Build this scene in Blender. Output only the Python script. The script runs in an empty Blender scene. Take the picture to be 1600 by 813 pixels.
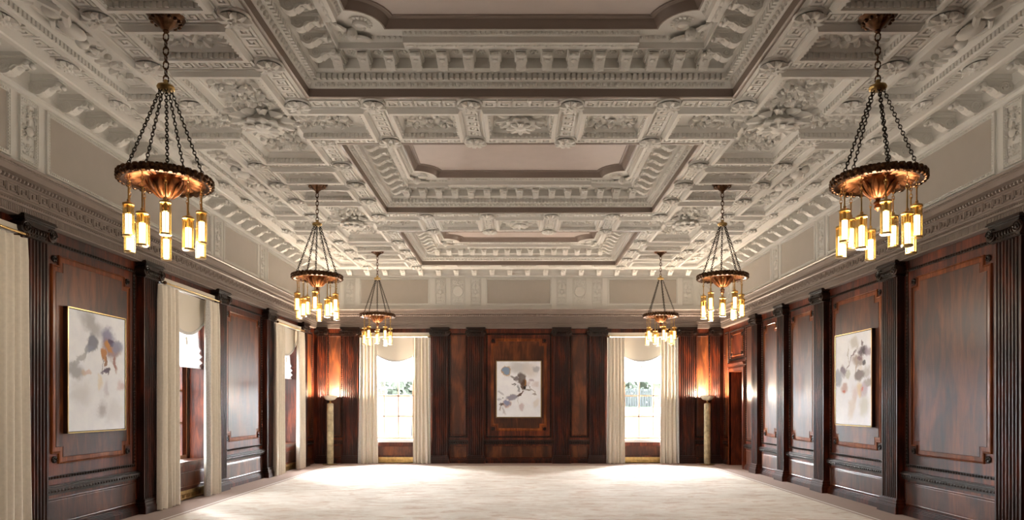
import bpy, math, random
from mathutils import Vector, Matrix
random.seed(7)
PI = math.pi
S = bpy.context.scene
COL = S.collection

# ------------------------------------------------------------------ camera, world, exposure
cam = bpy.data.cameras.new('camera')
co = bpy.data.objects.new('camera', cam); COL.objects.link(co)
co.location = (-0.04, 0.0, 1.45)
co.rotation_euler = (PI/2, 0, 0)
cam.sensor_fit = 'HORIZONTAL'; cam.sensor_width = 36.0
cam.lens = 36.0*1067/1600
cam.shift_x = -8/1600
cam.shift_y = 226.5/1600
cam.clip_start = 0.05; cam.clip_end = 200
S.camera = co

S.view_settings.view_transform = 'Standard'
S.view_settings.look = 'None'
S.view_settings.exposure = 1.2
S.view_settings.gamma = 1.0
S.view_settings.use_curve_mapping = False
SKY = 10.0            # overcast daylight
CHAND_W = 27.0       # each chandelier
LAMP_W = 270.0        # each floor lamp
BULB = 3.2

w = bpy.data.worlds.new('overcast_sky'); S.world = w; w.use_nodes = True
nt = w.node_tree; nt.nodes.clear()
wo = nt.nodes.new('ShaderNodeOutputWorld'); bg = nt.nodes.new('ShaderNodeBackground')
bg.inputs[0].default_value = (0.93, 0.97, 1.0, 1); bg.inputs[1].default_value = SKY
nt.links.new(bg.outputs[0], wo.inputs[0])

sun = bpy.data.lights.new('hazy_sun', 'SUN'); sun.energy = 105.0; sun.angle = math.radians(85); sun.color = (0.97, 0.98, 1.0)
so = bpy.data.objects.new('hazy_sun', sun); COL.objects.link(so); so.rotation_euler = (-math.radians(72), 0, math.radians(2))

S.cycles.use_denoising = True
S.cycles.max_bounces = 9; S.cycles.diffuse_bounces = 6; S.cycles.glossy_bounces = 4
S.cycles.transparent_max_bounces = 16; S.cycles.transmission_bounces = 6
S.cycles.caustics_reflective = False; S.cycles.caustics_refractive = False
S.cycles.sample_clamp_indirect = 6.0

def portal(loc, rot, sx, sy):
    l = bpy.data.lights.new('daylight_portal', 'AREA'); l.shape = 'RECTANGLE'; l.size = sx; l.size_y = sy
    l.cycles.is_portal = True
    o = bpy.data.objects.new('daylight_portal', l); COL.objects.link(o); o.location = loc; o.rotation_euler = rot

# ------------------------------------------------------------------ main dimensions
HW = 5.10            # half width of the room at the panelling
YB = 17.0            # end wall
Y0 = -3.0            # wall behind the camera
HC = 4.75            # plane of the ceiling ribs
PITCH = 4.37
BAYS = [5.775, 10.145, 14.515]
WINZ = (0.58, 3.22)
BACKWIN = [-3.05, 3.05]
LEFTWIN = [5.95, 10.38, 14.86]
WHW = 0.78           # half width of a window opening

# ------------------------------------------------------------------ materials
def new_mat(name):
    m = bpy.data.materials.new(name); m.use_nodes = True
    t = m.node_tree; b = t.nodes['Principled BSDF']
    return m, t, b
def N(t, kind, **kw):
    n = t.nodes.new(kind)
    for k, v in kw.items():
        if k.startswith('i_'):
            key = k[2:]; key = int(key) if key.isdigit() else key.replace('_', ' ')
            n.inputs[key].default_value = v
        else: setattr(n, k, v)
    return n
def ramp(t, fac, stops):
    r = t.nodes.new('ShaderNodeValToRGB'); e = r.color_ramp.elements
    while len(e) < len(stops): e.new(0.5)
    for i, (p, c) in enumerate(stops): e[i].position = p; e[i].color = (*c, 1)
    t.links.new(fac, r.inputs[0]); return r
def simple(name, col, rough=0.5, metal=0.0, var=0.0, scale=6.0, bump=0.0, spec=None, coat=0.0):
    m, t, b = new_mat(name)
    b.inputs['Roughness'].default_value = rough; b.inputs['Metallic'].default_value = metal
    if spec is not None: b.inputs['Specular IOR Level'].default_value = spec
    if coat: b.inputs['Coat Weight'].default_value = coat; b.inputs['Coat Roughness'].default_value = 0.2
    tc = N(t, 'ShaderNodeTexCoord'); no = N(t, 'ShaderNodeTexNoise', i_Scale=scale, i_Detail=4.0)
    t.links.new(tc.outputs['Object'], no.inputs['Vector'])
    a = tuple(max(0, c*(1-var)) for c in col); z = tuple(min(1, c*(1+var)) for c in col)
    r = ramp(t, no.outputs['Fac'], [(0.3, a), (0.7, z)])
    t.links.new(r.outputs[0], b.inputs['Base Color'])
    if bump:
        bp = N(t, 'ShaderNodeBump', i_Strength=bump, i_Distance=0.01)
        t.links.new(no.outputs['Fac'], bp.inputs['Height']); t.links.new(bp.outputs[0], b.inputs['Normal'])
    return m
def wood(name, dark, mid, light, rough=0.4, grain=(9, 9, 0.8), cloud=1.3, coat=0.0):
    m, t, b = new_mat(name)
    tc = N(t, 'ShaderNodeTexCoord')
    mp = N(t, 'ShaderNodeMapping'); mp.inputs['Scale'].default_value = grain
    t.links.new(tc.outputs['Object'], mp.inputs['Vector'])
    n1 = N(t, 'ShaderNodeTexNoise', i_Scale=2.2, i_Detail=6.0, i_Roughness=0.62, i_Distortion=0.9)
    t.links.new(mp.outputs[0], n1.inputs['Vector'])
    mp2 = N(t, 'ShaderNodeMapping'); mp2.inputs['Scale'].default_value = (1, 1, 0.45)
    t.links.new(tc.outputs['Object'], mp2.inputs['Vector'])
    n2 = N(t, 'ShaderNodeTexNoise', i_Scale=cloud*2.2, i_Detail=3.0, i_Distortion=0.6)
    t.links.new(mp2.outputs[0], n2.inputs['Vector'])
    mx = N(t, 'ShaderNodeMath', operation='MULTIPLY_ADD'); mx.inputs[1].default_value = 0.5
    ad = N(t, 'ShaderNodeMath', operation='MULTIPLY'); ad.inputs[1].default_value = 0.5
    t.links.new(n2.outputs['Fac'], ad.inputs[0]); t.links.new(n1.outputs['Fac'], mx.inputs[0]); t.links.new(ad.outputs[0], mx.inputs[2])
    r = ramp(t, mx.outputs[0], [(0.36, dark), (0.5, mid), (0.64, light)])
    t.links.new(r.outputs[0], b.inputs['Base Color'])
    b.inputs['Roughness'].default_value = rough
    b.inputs['Coat Weight'].default_value = coat; b.inputs['Coat Roughness'].default_value = 0.3; b.inputs['Specular IOR Level'].default_value = 0.32
    bp = N(t, 'ShaderNodeBump', i_Strength=0.06, i_Distance=0.01)
    t.links.new(n1.outputs['Fac'], bp.inputs['Height']); t.links.new(bp.outputs[0], b.inputs['Normal'])
    return m
def rgb(r, g, b):  # sRGB bytes to linear
    f = lambda v: ((v/255+0.055)/1.055)**2.4 if v > 10 else v/255/12.92
    return (f(r), f(g), f(b))

M = {}
M['plaster'] = simple('white_plaster', (0.68, 0.672, 0.645), 0.62, var=0.03, scale=2.0)
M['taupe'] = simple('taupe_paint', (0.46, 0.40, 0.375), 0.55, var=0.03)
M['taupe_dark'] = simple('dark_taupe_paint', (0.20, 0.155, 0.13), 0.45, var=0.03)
M['cornice'] = simple('grey_brown_cornice_paint', (0.205, 0.163, 0.142), 0.45, var=0.05)
M['panelpaint'] = simple('greige_panel_paint', (0.42, 0.385, 0.345), 0.6, var=0.02)
M['wood'] = wood('mahogany', rgb(28, 9, 5), rgb(72, 28, 13), rgb(120, 54, 24))
M['wood_dark'] = wood('dark_mahogany', rgb(17, 7, 5), rgb(46, 18, 10), rgb(98, 40, 18), rough=0.36, grain=(5, 5, 0.5))
M['veneer'] = wood('figured_mahogany_veneer', rgb(38, 16, 8), rgb(70, 34, 16), rgb(112, 60, 28), rough=0.42, grain=(4, 4, 0.7), cloud=1.0, coat=0.08)
M['inlay'] = wood('light_inlay_banding', rgb(74, 32, 12), rgb(108, 52, 20), rgb(150, 84, 38), rough=0.3)
M['carved'] = wood('carved_black_brown_wood', rgb(12, 7, 5), rgb(28, 14, 9), rgb(60, 32, 20), rough=0.3)
M['brass'] = simple('aged_brass', (0.46, 0.31, 0.12), 0.32, 1.0, var=0.25, scale=14)
M['gold'] = simple('gold_frame', (0.62, 0.44, 0.2), 0.3, 1.0, var=0.1)
M['bronze'] = simple('dark_bronze', (0.10, 0.050, 0.026), 0.28, 1.0, var=0.5, scale=22)
M['copper'] = simple('polished_copper_bronze', (0.24, 0.09, 0.035), 0.36, 1.0, var=0.5, scale=18)
M['iron'] = simple('black_chain_iron', (0.035, 0.028, 0.022), 0.4, 0.8, var=0.3)
M['curtain'] = simple('cream_linen', (0.68, 0.62, 0.53), 0.85, var=0.05, scale=30, bump=0.05)
M['lace'] = simple('white_lace_band', (0.50, 0.49, 0.47), 0.85, var=0.2, scale=70)
M['valance'] = simple('ivory_blind_cloth', (0.66, 0.62, 0.54), 0.85, var=0.03)
M['stone'] = simple('mottled_parchment_column', (0.36, 0.29, 0.17), 0.4, var=0.45, scale=9)
M['alabaster'] = simple('alabaster_bowl', (0.62, 0.55, 0.43), 0.4, var=0.12, scale=12)
M['black'] = simple('dark_void', (0.01, 0.008, 0.006), 0.6)
M['sash'] = simple('brown_sash', (0.30, 0.17, 0.10), 0.4, var=0.15)  # lighter brown than the panelling, backlight bloom put into the colour
M['sill'] = simple('white_sill', (0.75, 0.74, 0.72), 0.4)
M['pave'] = simple('pale_paving', (0.06, 0.06, 0.06), 0.8, var=0.04)
M['render'] = simple('pale_rendered_wall', (0.16, 0.16, 0.165), 0.8)
M['grass'] = simple('lawn_grass', (0.022, 0.05, 0.006), 0.9, var=0.4, scale=12)
M['leaf'] = simple('tree_leaf', (0.07, 0.085, 0.06), 0.8, var=0.4, scale=3)
M['bark'] = simple('bark', (0.03, 0.026, 0.022), 0.9, var=0.3)
M['fence'] = simple('weathered_fence', (0.045, 0.05, 0.052), 0.8, var=0.2)
M['steel'] = simple('galvanised_steel', (0.12, 0.13, 0.15), 0.4, 0.5)

def sheer_mat():
    m, t, b = new_mat('white_sheer_voile'); out = t.nodes['Material Output']
    d = N(t, 'ShaderNodeBsdfDiffuse'); d.inputs[0].default_value = (0.82, 0.82, 0.82, 1)
    tr = N(t, 'ShaderNodeBsdfTranslucent'); tr.inputs[0].default_value = (0.85, 0.86, 0.88, 1)
    mx = N(t, 'ShaderNodeMixShader'); mx.inputs[0].default_value = 0.55
    t.links.new(d.outputs[0], mx.inputs[1]); t.links.new(tr.outputs[0], mx.inputs[2]); t.links.new(mx.outputs[0], out.inputs[0])
    return m
M['sheer'] = sheer_mat()
def cloth_translucent(name, col, tl):
    m, t, b = new_mat(name); out = t.nodes['Material Output']
    d = N(t, 'ShaderNodeBsdfDiffuse'); d.inputs[0].default_value = (*col, 1)
    tr = N(t, 'ShaderNodeBsdfTranslucent'); tr.inputs[0].default_value = (*col, 1)
    mx = N(t, 'ShaderNodeMixShader'); mx.inputs[0].default_value = tl
    t.links.new(d.outputs[0], mx.inputs[1]); t.links.new(tr.outputs[0], mx.inputs[2]); t.links.new(mx.outputs[0], out.inputs[0])
    return m
M['valance'] = cloth_translucent('ivory_blind_cloth_thin', (0.66, 0.61, 0.53), 0.12)
def glass_mat(name, col, gloss):
    m, t, b = new_mat(name); out = t.nodes['Material Output']
    tr = N(t, 'ShaderNodeBsdfTransparent'); tr.inputs[0].default_value = (*col, 1)
    g = N(t, 'ShaderNodeBsdfGlossy'); g.inputs['Roughness'].default_value = 0.05
    g.inputs[0].default_value = (*[min(1, c+0.1) for c in col], 1)
    mx = N(t, 'ShaderNodeMixShader'); mx.inputs[0].default_value = gloss
    t.links.new(tr.outputs[0], mx.inputs[1]); t.links.new(g.outputs[0], mx.inputs[2]); t.links.new(mx.outputs[0], out.inputs[0])
    return m
M['pane'] = glass_mat('window_glass', (0.96, 0.97, 0.97), 0.05)
M['amber'] = glass_mat('amber_ribbed_glass', (0.97, 0.84, 0.56), 0.08)
def bulb_mat():
    m, t, b = new_mat('glowing_filament_tube'); out = t.nodes['Material Output']
    e = N(t, 'ShaderNodeEmission'); e.inputs[0].default_value = (1.0, 0.80, 0.48, 1); e.inputs[1].default_value = BULB
    t.links.new(e.outputs[0], out.inputs[0]); return m
M['bulb'] = bulb_mat()

def carpet_mat():
    m, t, b = new_mat('hand_knotted_carpet')
    tc = N(t, 'ShaderNodeTexCoord'); sep = N(t, 'ShaderNodeSeparateXYZ')
    t.links.new(tc.outputs['Object'], sep.inputs[0])
    mp = N(t, 'ShaderNodeMapping'); mp.inputs['Scale'].default_value = (1.5, 3.6, 1)
    t.links.new(tc.outputs['Object'], mp.inputs['Vector'])
    n1 = N(t, 'ShaderNodeTexNoise', i_Scale=1.6, i_Detail=9.0, i_Roughness=0.72, i_Distortion=0.8)
    t.links.new(mp.outputs[0], n1.inputs['Vector'])
    field = ramp(t, n1.outputs['Fac'], [(0.36, (0.60, 0.46, 0.37)), (0.46, (0.70, 0.61, 0.53)), (0.56, (0.78, 0.73, 0.66)), (0.68, (0.68, 0.59, 0.50))])
    n2 = N(t, 'ShaderNodeTexNoise', i_Scale=0.9, i_Detail=3.0)
    t.links.new(tc.outputs['Object'], n2.inputs['Vector'])
    tone = ramp(t, n2.outputs['Fac'], [(0.35, (0.84, 0.82, 0.80)), (0.65, (1, 1, 1))])
    mul = N(t, 'ShaderNodeMix', data_type='RGBA', blend_type='MULTIPLY'); mul.inputs[0].default_value = 1
    t.links.new(field.outputs[0], mul.inputs[6]); t.links.new(tone.outputs[0], mul.inputs[7])
    # distance from the carpet border: max(|x|-4.47, y-16.12)
    ab = N(t, 'ShaderNodeMath', operation='ABSOLUTE'); t.links.new(sep.outputs[0], ab.inputs[0])
    ax = N(t, 'ShaderNodeMath', operation='SUBTRACT'); ax.inputs[1].default_value = 4.50; t.links.new(ab.outputs[0], ax.inputs[0])
    ay = N(t, 'ShaderNodeMath', operation='SUBTRACT'); ay.inputs[1].default_value = 16.25; t.links.new(sep.outputs[1], ay.inputs[0])
    mxm = N(t, 'ShaderNodeMath', operation='MAXIMUM'); t.links.new(ax.outputs[0], mxm.inputs[0]); t.links.new(ay.outputs[0], mxm.inputs[1])
    r = N(t, 'ShaderNodeMapRange'); r.inputs[1].default_value = -0.2; r.inputs[2].default_value = 0.2; t.links.new(mxm.outputs[0], r.inputs[0])
    br = t.nodes.new('ShaderNodeValToRGB'); br.color_ramp.interpolation = 'CONSTANT'; e = br.color_ramp.elements
    band = [(0.0, (0, 0, 0)), (0.36, (0.70, 0.64, 0.58)), (0.39, (0.40, 0.31, 0.27)), (0.53, (0.74, 0.69, 0.64)), (0.60, (0.34, 0.255, 0.22))]
    while len(e) < len(band): e.new(0.5)
    for i, (p, c) in enumerate(band): e[i].position = p; e[i].color = (*c, 1)
    t.links.new(r.outputs[0], br.inputs[0])
    gt = N(t, 'ShaderNodeMath', operation='GREATER_THAN'); gt.inputs[1].default_value = 0.36; t.links.new(r.outputs[0], gt.inputs[0])
    mix = N(t, 'ShaderNodeMix', data_type='RGBA'); t.links.new(gt.outputs[0], mix.inputs[0])
    t.links.new(mul.outputs[2], mix.inputs[6]); t.links.new(br.outputs[0], mix.inputs[7])
    t.links.new(mix.outputs[2], b.inputs['Base Color'])
    b.inputs['Roughness'].default_value = 0.95; b.inputs['Specular IOR Level'].default_value = 0.1
    n3 = N(t, 'ShaderNodeTexNoise', i_Scale=160.0, i_Detail=2.0); t.links.new(tc.outputs['Object'], n3.inputs['Vector'])
    bp = N(t, 'ShaderNodeBump', i_Strength=0.25, i_Distance=0.006); t.links.new(n3.outputs['Fac'], bp.inputs['Height']); t.links.new(bp.outputs[0], b.inputs['Normal'])
    return m
M['carpet'] = carpet_mat()

def painting_mat(name, blobs, seed):
    """blobs: (u, v, ru, rv, rotation, colour, opacity, softness) in units of half the canvas width / half its height"""
    m, t, b = new_mat(name)
    tc = N(t, 'ShaderNodeTexCoord')
    no = N(t, 'ShaderNodeTexNoise', i_Scale=6.0, i_Detail=9.0, i_Roughness=0.62); no.noise_dimensions = '4D'; no.inputs['W'].default_value = seed
    t.links.new(tc.outputs['Object'], no.inputs['Vector'])
    sb = N(t, 'ShaderNodeVectorMath', operation='SUBTRACT'); sb.inputs[1].default_value = (0.5, 0.5, 0.5)
    t.links.new(no.outputs['Color'], sb.inputs[0])
    sc = N(t, 'ShaderNodeVectorMath', operation='SCALE'); sc.inputs['Scale'].default_value = 0.26
    t.links.new(sb.outputs[0], sc.inputs[0])
    ad = N(t, 'ShaderNodeVectorMath', operation='ADD'); t.links.new(tc.outputs['Object'], ad.inputs[0]); t.links.new(sc.outputs[0], ad.inputs[1])
    base = ramp(t, no.outputs['Fac'], [(0.35, (0.80, 0.84, 0.93)), (0.6, (0.87, 0.91, 0.98))])
    cur = base.outputs[0]
    for (u, v, ru, rv, rot, c, op, soft) in blobs:
        soft *= 0.8
        mp = N(t, 'ShaderNodeMapping'); mp.vector_type = 'TEXTURE'
        mp.inputs['Location'].default_value = (-u*0.54, 0, v*0.67)
        mp.inputs['Rotation'].default_value = (0, -rot, 0)
        mp.inputs['Scale'].default_value = (ru*0.54*1.12, 1000, rv*0.67*1.12)
        t.links.new(ad.outputs[0], mp.inputs['Vector'])
        ln = N(t, 'ShaderNodeVectorMath', operation='LENGTH'); t.links.new(mp.outputs[0], ln.inputs[0])
        mr = N(t, 'ShaderNodeMapRange', interpolation_type='SMOOTHSTEP')
        mr.inputs[1].default_value = 1+soft*0.5; mr.inputs[2].default_value = 1-soft; mr.inputs[3].default_value = 0; mr.inputs[4].default_value = op
        t.links.new(ln.outputs['Value'], mr.inputs[0])
        mx = N(t, 'ShaderNodeMix', data_type='RGBA')
        t.links.new(mr.outputs[0], mx.inputs[0]); t.links.new(cur, mx.inputs[6]); mx.inputs[7].default_value = (*c, 1)
        cur = mx.outputs[2]
    t.links.new(cur, b.inputs['Base Color']); b.inputs['Roughness'].default_value = 0.6
    return m

# ------------------------------------------------------------------ mesh builder
class MB:
    def __init__(s, T=None): s.v = []; s.f = []; s.m = []; s.T = T; s.mi = 0
    def add(s, vs, fs):
        o = len(s.v)
        s.v += [s.T(*p) for p in vs] if s.T else [tuple(p) for p in vs]
        for f in fs: s.f.append([i+o for i in f]); s.m.append(s.mi)
    def box(s, a, b, c, d, e, f):
        vs = [(a, c, e), (b, c, e), (b, d, e), (a, d, e), (a, c, f), (b, c, f), (b, d, f), (a, d, f)]
        s.add(vs, [(0, 3, 2, 1), (4, 5, 6, 7), (0, 1, 5, 4), (1, 2, 6, 5), (2, 3, 7, 6), (3, 0, 4, 7)])
    def gem(s, x, y, z, a, b, c):
        s.add([(x-a, y, z), (x+a, y, z), (x, y-b, z), (x, y+b, z), (x, y, z-c), (x, y, z+c)],
              [(0, 2, 5), (2, 1, 5), (1, 3, 5), (3, 0, 5), (2, 0, 4), (1, 2, 4), (3, 1, 4), (0, 3, 4)])
    def ell(s, c, r, nu=8, nv=5, R=None):
        vs = []; fs = []
        for j in range(nv+1):
            ph = -PI/2+PI*j/nv
            for i in range(nu):
                th = 2*PI*i/nu
                p = Vector((r[0]*math.cos(ph)*math.cos(th), r[1]*math.cos(ph)*math.sin(th), r[2]*math.sin(ph)))
                if R: p = R @ p
                vs.append((p.x+c[0], p.y+c[1], p.z+c[2]))
        for j in range(nv):
            for i in range(nu):
                fs.append((j*nu+i, j*nu+(i+1) % nu, (j+1)*nu+(i+1) % nu, (j+1)*nu+i))
        s.add(vs, fs)
    def lathe(s, prof, n=24, c=(0, 0, 0), axis='z', mod=None, cap=True):
        vs = []; fs = []
        for k, (r, z) in enumerate(prof):
            for i in range(n):
                th = 2*PI*i/n; rr = r*(mod(th, k) if mod else 1)
                x, y = rr*math.cos(th), rr*math.sin(th)
                if axis == 'z': p = (x, y, z)
                elif axis == 'y': p = (x, z, y)
                else: p = (z, x, y)
                vs.append((p[0]+c[0], p[1]+c[1], p[2]+c[2]))
        for k in range(len(prof)-1):
            for i in range(n): fs.append((k*n+i, k*n+(i+1) % n, (k+1)*n+(i+1) % n, (k+1)*n+i))
        if cap:
            fs.append(tuple(range(n-1, -1, -1))); k = len(prof)-1; fs.append(tuple(k*n+i for i in range(n)))
        s.add(vs, fs)
    def tube(s, pts, r, n=6, closed=False, radii=None):
        P = [Vector(p) for p in pts]; vs = []; fs = []; L = len(P)
        up = Vector((0, 0, 1))
        for k in range(L):
            a = P[k-1] if (k or closed) else P[k]; b = P[(k+1) % L] if (k < L-1 or closed) else P[k]
            d = (b-a).normalized()
            u = d.cross(up)
            if u.length < 1e-3: u = d.cross(Vector((1, 0, 0)))
            u.normalize(); v = d.cross(u)
            rr = radii[k] if radii else r
            for i in range(n):
                t = 2*PI*i/n; p = P[k]+u*(rr*math.cos(t))+v*(rr*math.sin(t)); vs.append(tuple(p))
        for k in range(L if closed else L-1):
            q = (k+1) % L
            for i in range(n): fs.append((k*n+i, k*n+(i+1) % n, q*n+(i+1) % n, q*n+i))
        if not closed: fs.append(tuple(range(n-1, -1, -1))); fs.append(tuple((L-1)*n+i for i in range(n)))
        s.add(vs, fs)
    def sweep(s, path, prof, mp, closed=True, side=1, cap=False):
        """path of 2-D points, prof of (offset to the left of travel * side, height); mp(x, y, h) -> 3-D"""
        L = len(path); vs = []; fs = []; K = len(prof)
        for k in range(L):
            p = Vector(path[k])
            def nrm(a, b):
                d = (Vector(b)-Vector(a)).normalized(); return Vector((-d.y, d.x))*side
            n1 = nrm(path[k-1], path[k]) if (k or closed) else None
            n2 = nrm(path[k], path[(k+1) % L]) if (k < L-1 or closed) else None
            if n1 is None: mt = n2
            elif n2 is None: mt = n1
            else:
                dn = 1+n1.dot(n2); mt = (n1+n2)/max(dn, 0.2)
            for (o, h) in prof: q = p+mt*o; vs.append(mp(q.x, q.y, h))
        for k in range(L if closed else L-1):
            q = (k+1) % L
            for i in range(K-1): fs.append((k*K+i, q*K+i, q*K+i+1, k*K+i+1))
        s.add(vs, fs)
        if cap: s.add([vs[k*K+K-1] for k in range(L)], [tuple(range(L))])
    def leaf(s, x, y, ang, ln, wd, h, z0=0, curl=0.0, F=None):
        """a domed lobed leaf lying on the plane z=z0, growing along ang; +z is out of the surface"""
        na, nb = 6, 4; vs = []; fs = []
        ca, sa = math.cos(ang), math.sin(ang)
        for i in range(na+1):
            t = i/na; w_ = wd*(math.sin(PI*min(1, t*0.93+0.04))**0.75)*(1+0.22*math.cos(t*5*PI))
            for j in range(nb+1):
                q = -1+2*j/nb
                a = t*ln; bb = q*w_*0.5
                z = h*(math.sin(PI*(0.15+0.8*t))**0.8)*(1-q*q)*(1-0.35*(abs(q) < 0.1)) + curl*t*t*h
                vs.append((x+a*ca-bb*sa, y+a*sa+bb*ca, z0+z))
        for i in range(na):
            for j in range(nb):
                k = i*(nb+1)+j; fs.append((k, k+1, k+nb+2, k+nb+1))
        if F: vs = [F(*p) for p in vs]
        s.add(vs, fs)
    def mesh(s, name, mats, smooth=True, ang=35):
        me = bpy.data.meshes.new(name); me.from_pydata(s.v, [], s.f)
        for m in (mats if isinstance(mats, (list, tuple)) else [mats]): me.materials.append(M[m])
        if any(s.m): me.polygons.foreach_set('material_index', s.m)
        if smooth:
            me.polygons.foreach_set('use_smooth', [True]*len(s.f))
            me.set_sharp_from_angle(angle=math.radians(ang))
        me.update(); return me

def link(name, data, parent=None, loc=(0, 0, 0), rz=0.0, scale=None, label=None):
    o = bpy.data.objects.new(name, data); COL.objects.link(o); o.location = loc; o.rotation_euler = (0, 0, rz)
    if scale: o.scale = scale
    if parent: o.parent = parent
    if label: o['label'] = label
    return o
def struct(o): o['kind'] = 'structure'; return o
def tag(o, label, cat, group=None):
    o['label'] = label; o['category'] = cat
    if group: o['group'] = group
    return o
def root(name, loc, label, cat, group=None, rz=0.0):
    return tag(link(name, None, None, loc, rz), label, cat, group)
def copy_tree(o, parent=None):
    c = o.copy(); COL.objects.link(c); c.parent = parent
    for ch in list(o.children): copy_tree(ch, c)
    return c

# wall frames: u along the wall, n out of the wall into the room
def T_left(u, n, z): return (-HW+n, u, z)
def T_right(u, n, z): return (HW-n, u, z)
def T_back(u, n, z): return (u, YB-n, z)
def T_rear(u, n, z): return (u, Y0+n, z)
FR = {'left': (T_left, -PI/2), 'right': (T_right, PI/2), 'back': (T_back, PI), 'rear': (T_rear, 0.0)}

def decompose(us, zs, holes):
    """cells of a grid not covered by a hole"""
    out = []
    us = sorted(set(us)); zs = sorted(set(zs))
    for i in range(len(us)-1):
        for j in range(len(zs)-1):
            cu, cz = (us[i]+us[i+1])/2, (zs[j]+zs[j+1])/2
            if not any(h[0] < cu < h[1] and h[2] < cz < h[3] for h in holes): out.append((us[i], us[i+1], zs[j], zs[j+1]))
    return out

# ------------------------------------------------------------------ room shell
fl = MB(); fl.box(-HW-0.45, HW+0.45, Y0-0.45, YB+0.45, -0.1, 0.0)
floor = struct(link('floor', fl.mesh('floor', 'carpet', False)))

DOOR_U = (15.45, 16.42); DOOR_Z = 2.24
def wall(side, u0, u1, holes, th=0.45):
    T, rz = FR[side]; mb = MB(T)
    us = [u0, u1]; zs = [0, 3.37, HC+0.6]
    for h in holes: us += h[:2]; zs += h[2:]
    for (a, b, c, d) in decompose(us, zs, holes):
        mb.mi = 1 if c >= 3.36 else 0
        mb.box(a, b, -th, 0, c, d)
    return struct(link('wall_'+side, mb.mesh('wall_'+side, ['wood', 'plaster'], False)))
wh = lambda c: (c-WHW, c+WHW, WINZ[0], WINZ[1])
walls = {}
walls['left'] = wall('left', Y0, YB+0.45, [wh(c) for c in LEFTWIN])
walls['right'] = wall('right', Y0, YB+0.45, [(DOOR_U[0], DOOR_U[1], -0.0, DOOR_Z)])
walls['back'] = wall('back', -HW, HW, [wh(c) for c in BACKWIN])
walls['rear'] = wall('rear', -HW-0.45, HW+0.45, [])

for c in BACKWIN: portal((c, YB+0.44, 1.9), (PI/2+PI, 0, 0), 2*WHW, 2.64)
for c in LEFTWIN: portal((-HW-0.44, c, 1.9), (0, -PI/2, 0), 2.64, 2*WHW)

# ------------------------------------------------------------------ shared wall ornaments (local: x along wall, y out, z up)
def pilaster_meshes(wd):
    mb = MB(); pr = 0.10; nf = max(3, round(wd/0.053)); xs = [(-wd/2, 0), (-wd/2, pr)]
    mar = 0.018; fw = (wd-2*mar)/nf
    for i in range(nf):
        a = -wd/2+mar+i*fw
        xs.append((a+fw*0.14, pr))
        for k in range(1, 6):
            t = PI*k/6; xs.append((a+fw/2-math.cos(t)*fw*0.36, pr-math.sin(t)*0.02))
        xs.append((a+fw*0.86, pr))
    xs += [(wd/2, pr), (wd/2, 0)]
    n = len(xs); z0, z1 = 0.20, 3.17
    mb.add([(x, y, z0) for x, y in xs]+[(x, y, z1) for x, y in xs], [(i, i+1, n+i+1, n+i) for i in range(n-1)])
    shaft = mb.mesh('pilaster_shaft', 'wood_dark', True, 40)
    mb = MB(); e = wd/2
    for (o, p, a, b) in [(0.045, 0.145, 0, 0.10), (0.038, 0.138, 0.10, 0.115), (0.030, 0.130, 0.115, 0.15), (0.018, 0.118, 0.15, 0.165), (0.024, 0.124, 0.165, 0.188), (0.010, 0.110, 0.188, 0.20)]:
        mb.box(-e-o, e+o, 0, p, a, b)
    base = mb.mesh('pilaster_base', 'wood_dark', False)
    mb = MB()
    mb.box(-e-0.02, e+0.02, 0, 0.125, 3.15, 3.17)
    mb.box(-e-0.055, e+0.055, 0, 0.16, 3.335, 3.352); mb.box(-e-0.035, e+0.035, 0, 0.145, 3.318, 3.335); mb.box(-e-0.045, e+0.045, 0, 0.15, 3.352, 3.37)
    mb.box(-e, e, 0, 0.125, 3.17, 3.318)
    k = max(3, round(wd/0.05))
    for i in range(k):
        x = -e+0.02+(i+0.5)*(wd-0.04)/k; mb.ell((x, 0.13, 3.225), (0.017, 0.018, 0.026), 6, 4)
        mb.gem(x, 0.128, 3.178, 0.008, 0.01, 0.008)
    mb.tube([(-e-0.01+i*(wd+0.02)/8, 0.145, 3.272-0.012*math.sin(PI*i/8)) for i in range(9)], 0.010, 5)
    for sg in (-1, 1):
        cx, cz = sg*(e+0.006), 3.238
        mb.lathe([(0.066, 0.0), (0.070, 0.125), (0.070, 0.142), (0.058, 0.144)], 16, (cx, 0, cz), 'y')
        mb.tube([(cx+sg*math.cos(a)*(0.062-0.0046*a), 0.150, cz+math.sin(a)*(0.062-0.0046*a)) for a in [j*0.6 for j in range(20)]], 0.009, 5)
        mb.ell((cx, 0.152, cz), (0.013, 0.012, 0.013), 6, 4)
    cap = mb.mesh('pilaster_capital', 'carved', True, 40)
    return shaft, base, cap
PM = {}
def pilaster(side, u, wd):
    if wd not in PM: PM[wd] = pilaster_meshes(wd)
    sh, ba, ca = PM[wd]; T, rz = FR[side]
    p = link('pilaster', sh, walls[side], T(u, 0, 0), rz)
    link('base', ba, p); link('capital', ca, p, label='dark carved capital with two scrolls')
    return p

def rosette_mesh(r, mat, name='rosette', petals=8):
    mb = MB(); F = lambda x, y, z: (x, z, y)
    mb.lathe([(r, 0.0), (r, 0.012), (r*0.85, 0.02), (r*0.75, 0.012)], 16, (0, 0, 0), 'y')
    for k in range(petals):
        a = 2*PI*k/petals; mb.leaf(0.15*r*math.cos(a), 0.15*r*math.sin(a), a, r*0.85, r*0.62, r*0.35, 0.01, 0.3, F)
    mb.ell((0, 0.03, 0), (r*0.24, r*0.3, r*0.24), 8, 5)
    return mb.mesh(name, mat)
small_ros = rosette_mesh(0.04, 'carved', 'corner_rosette', 6)

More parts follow.
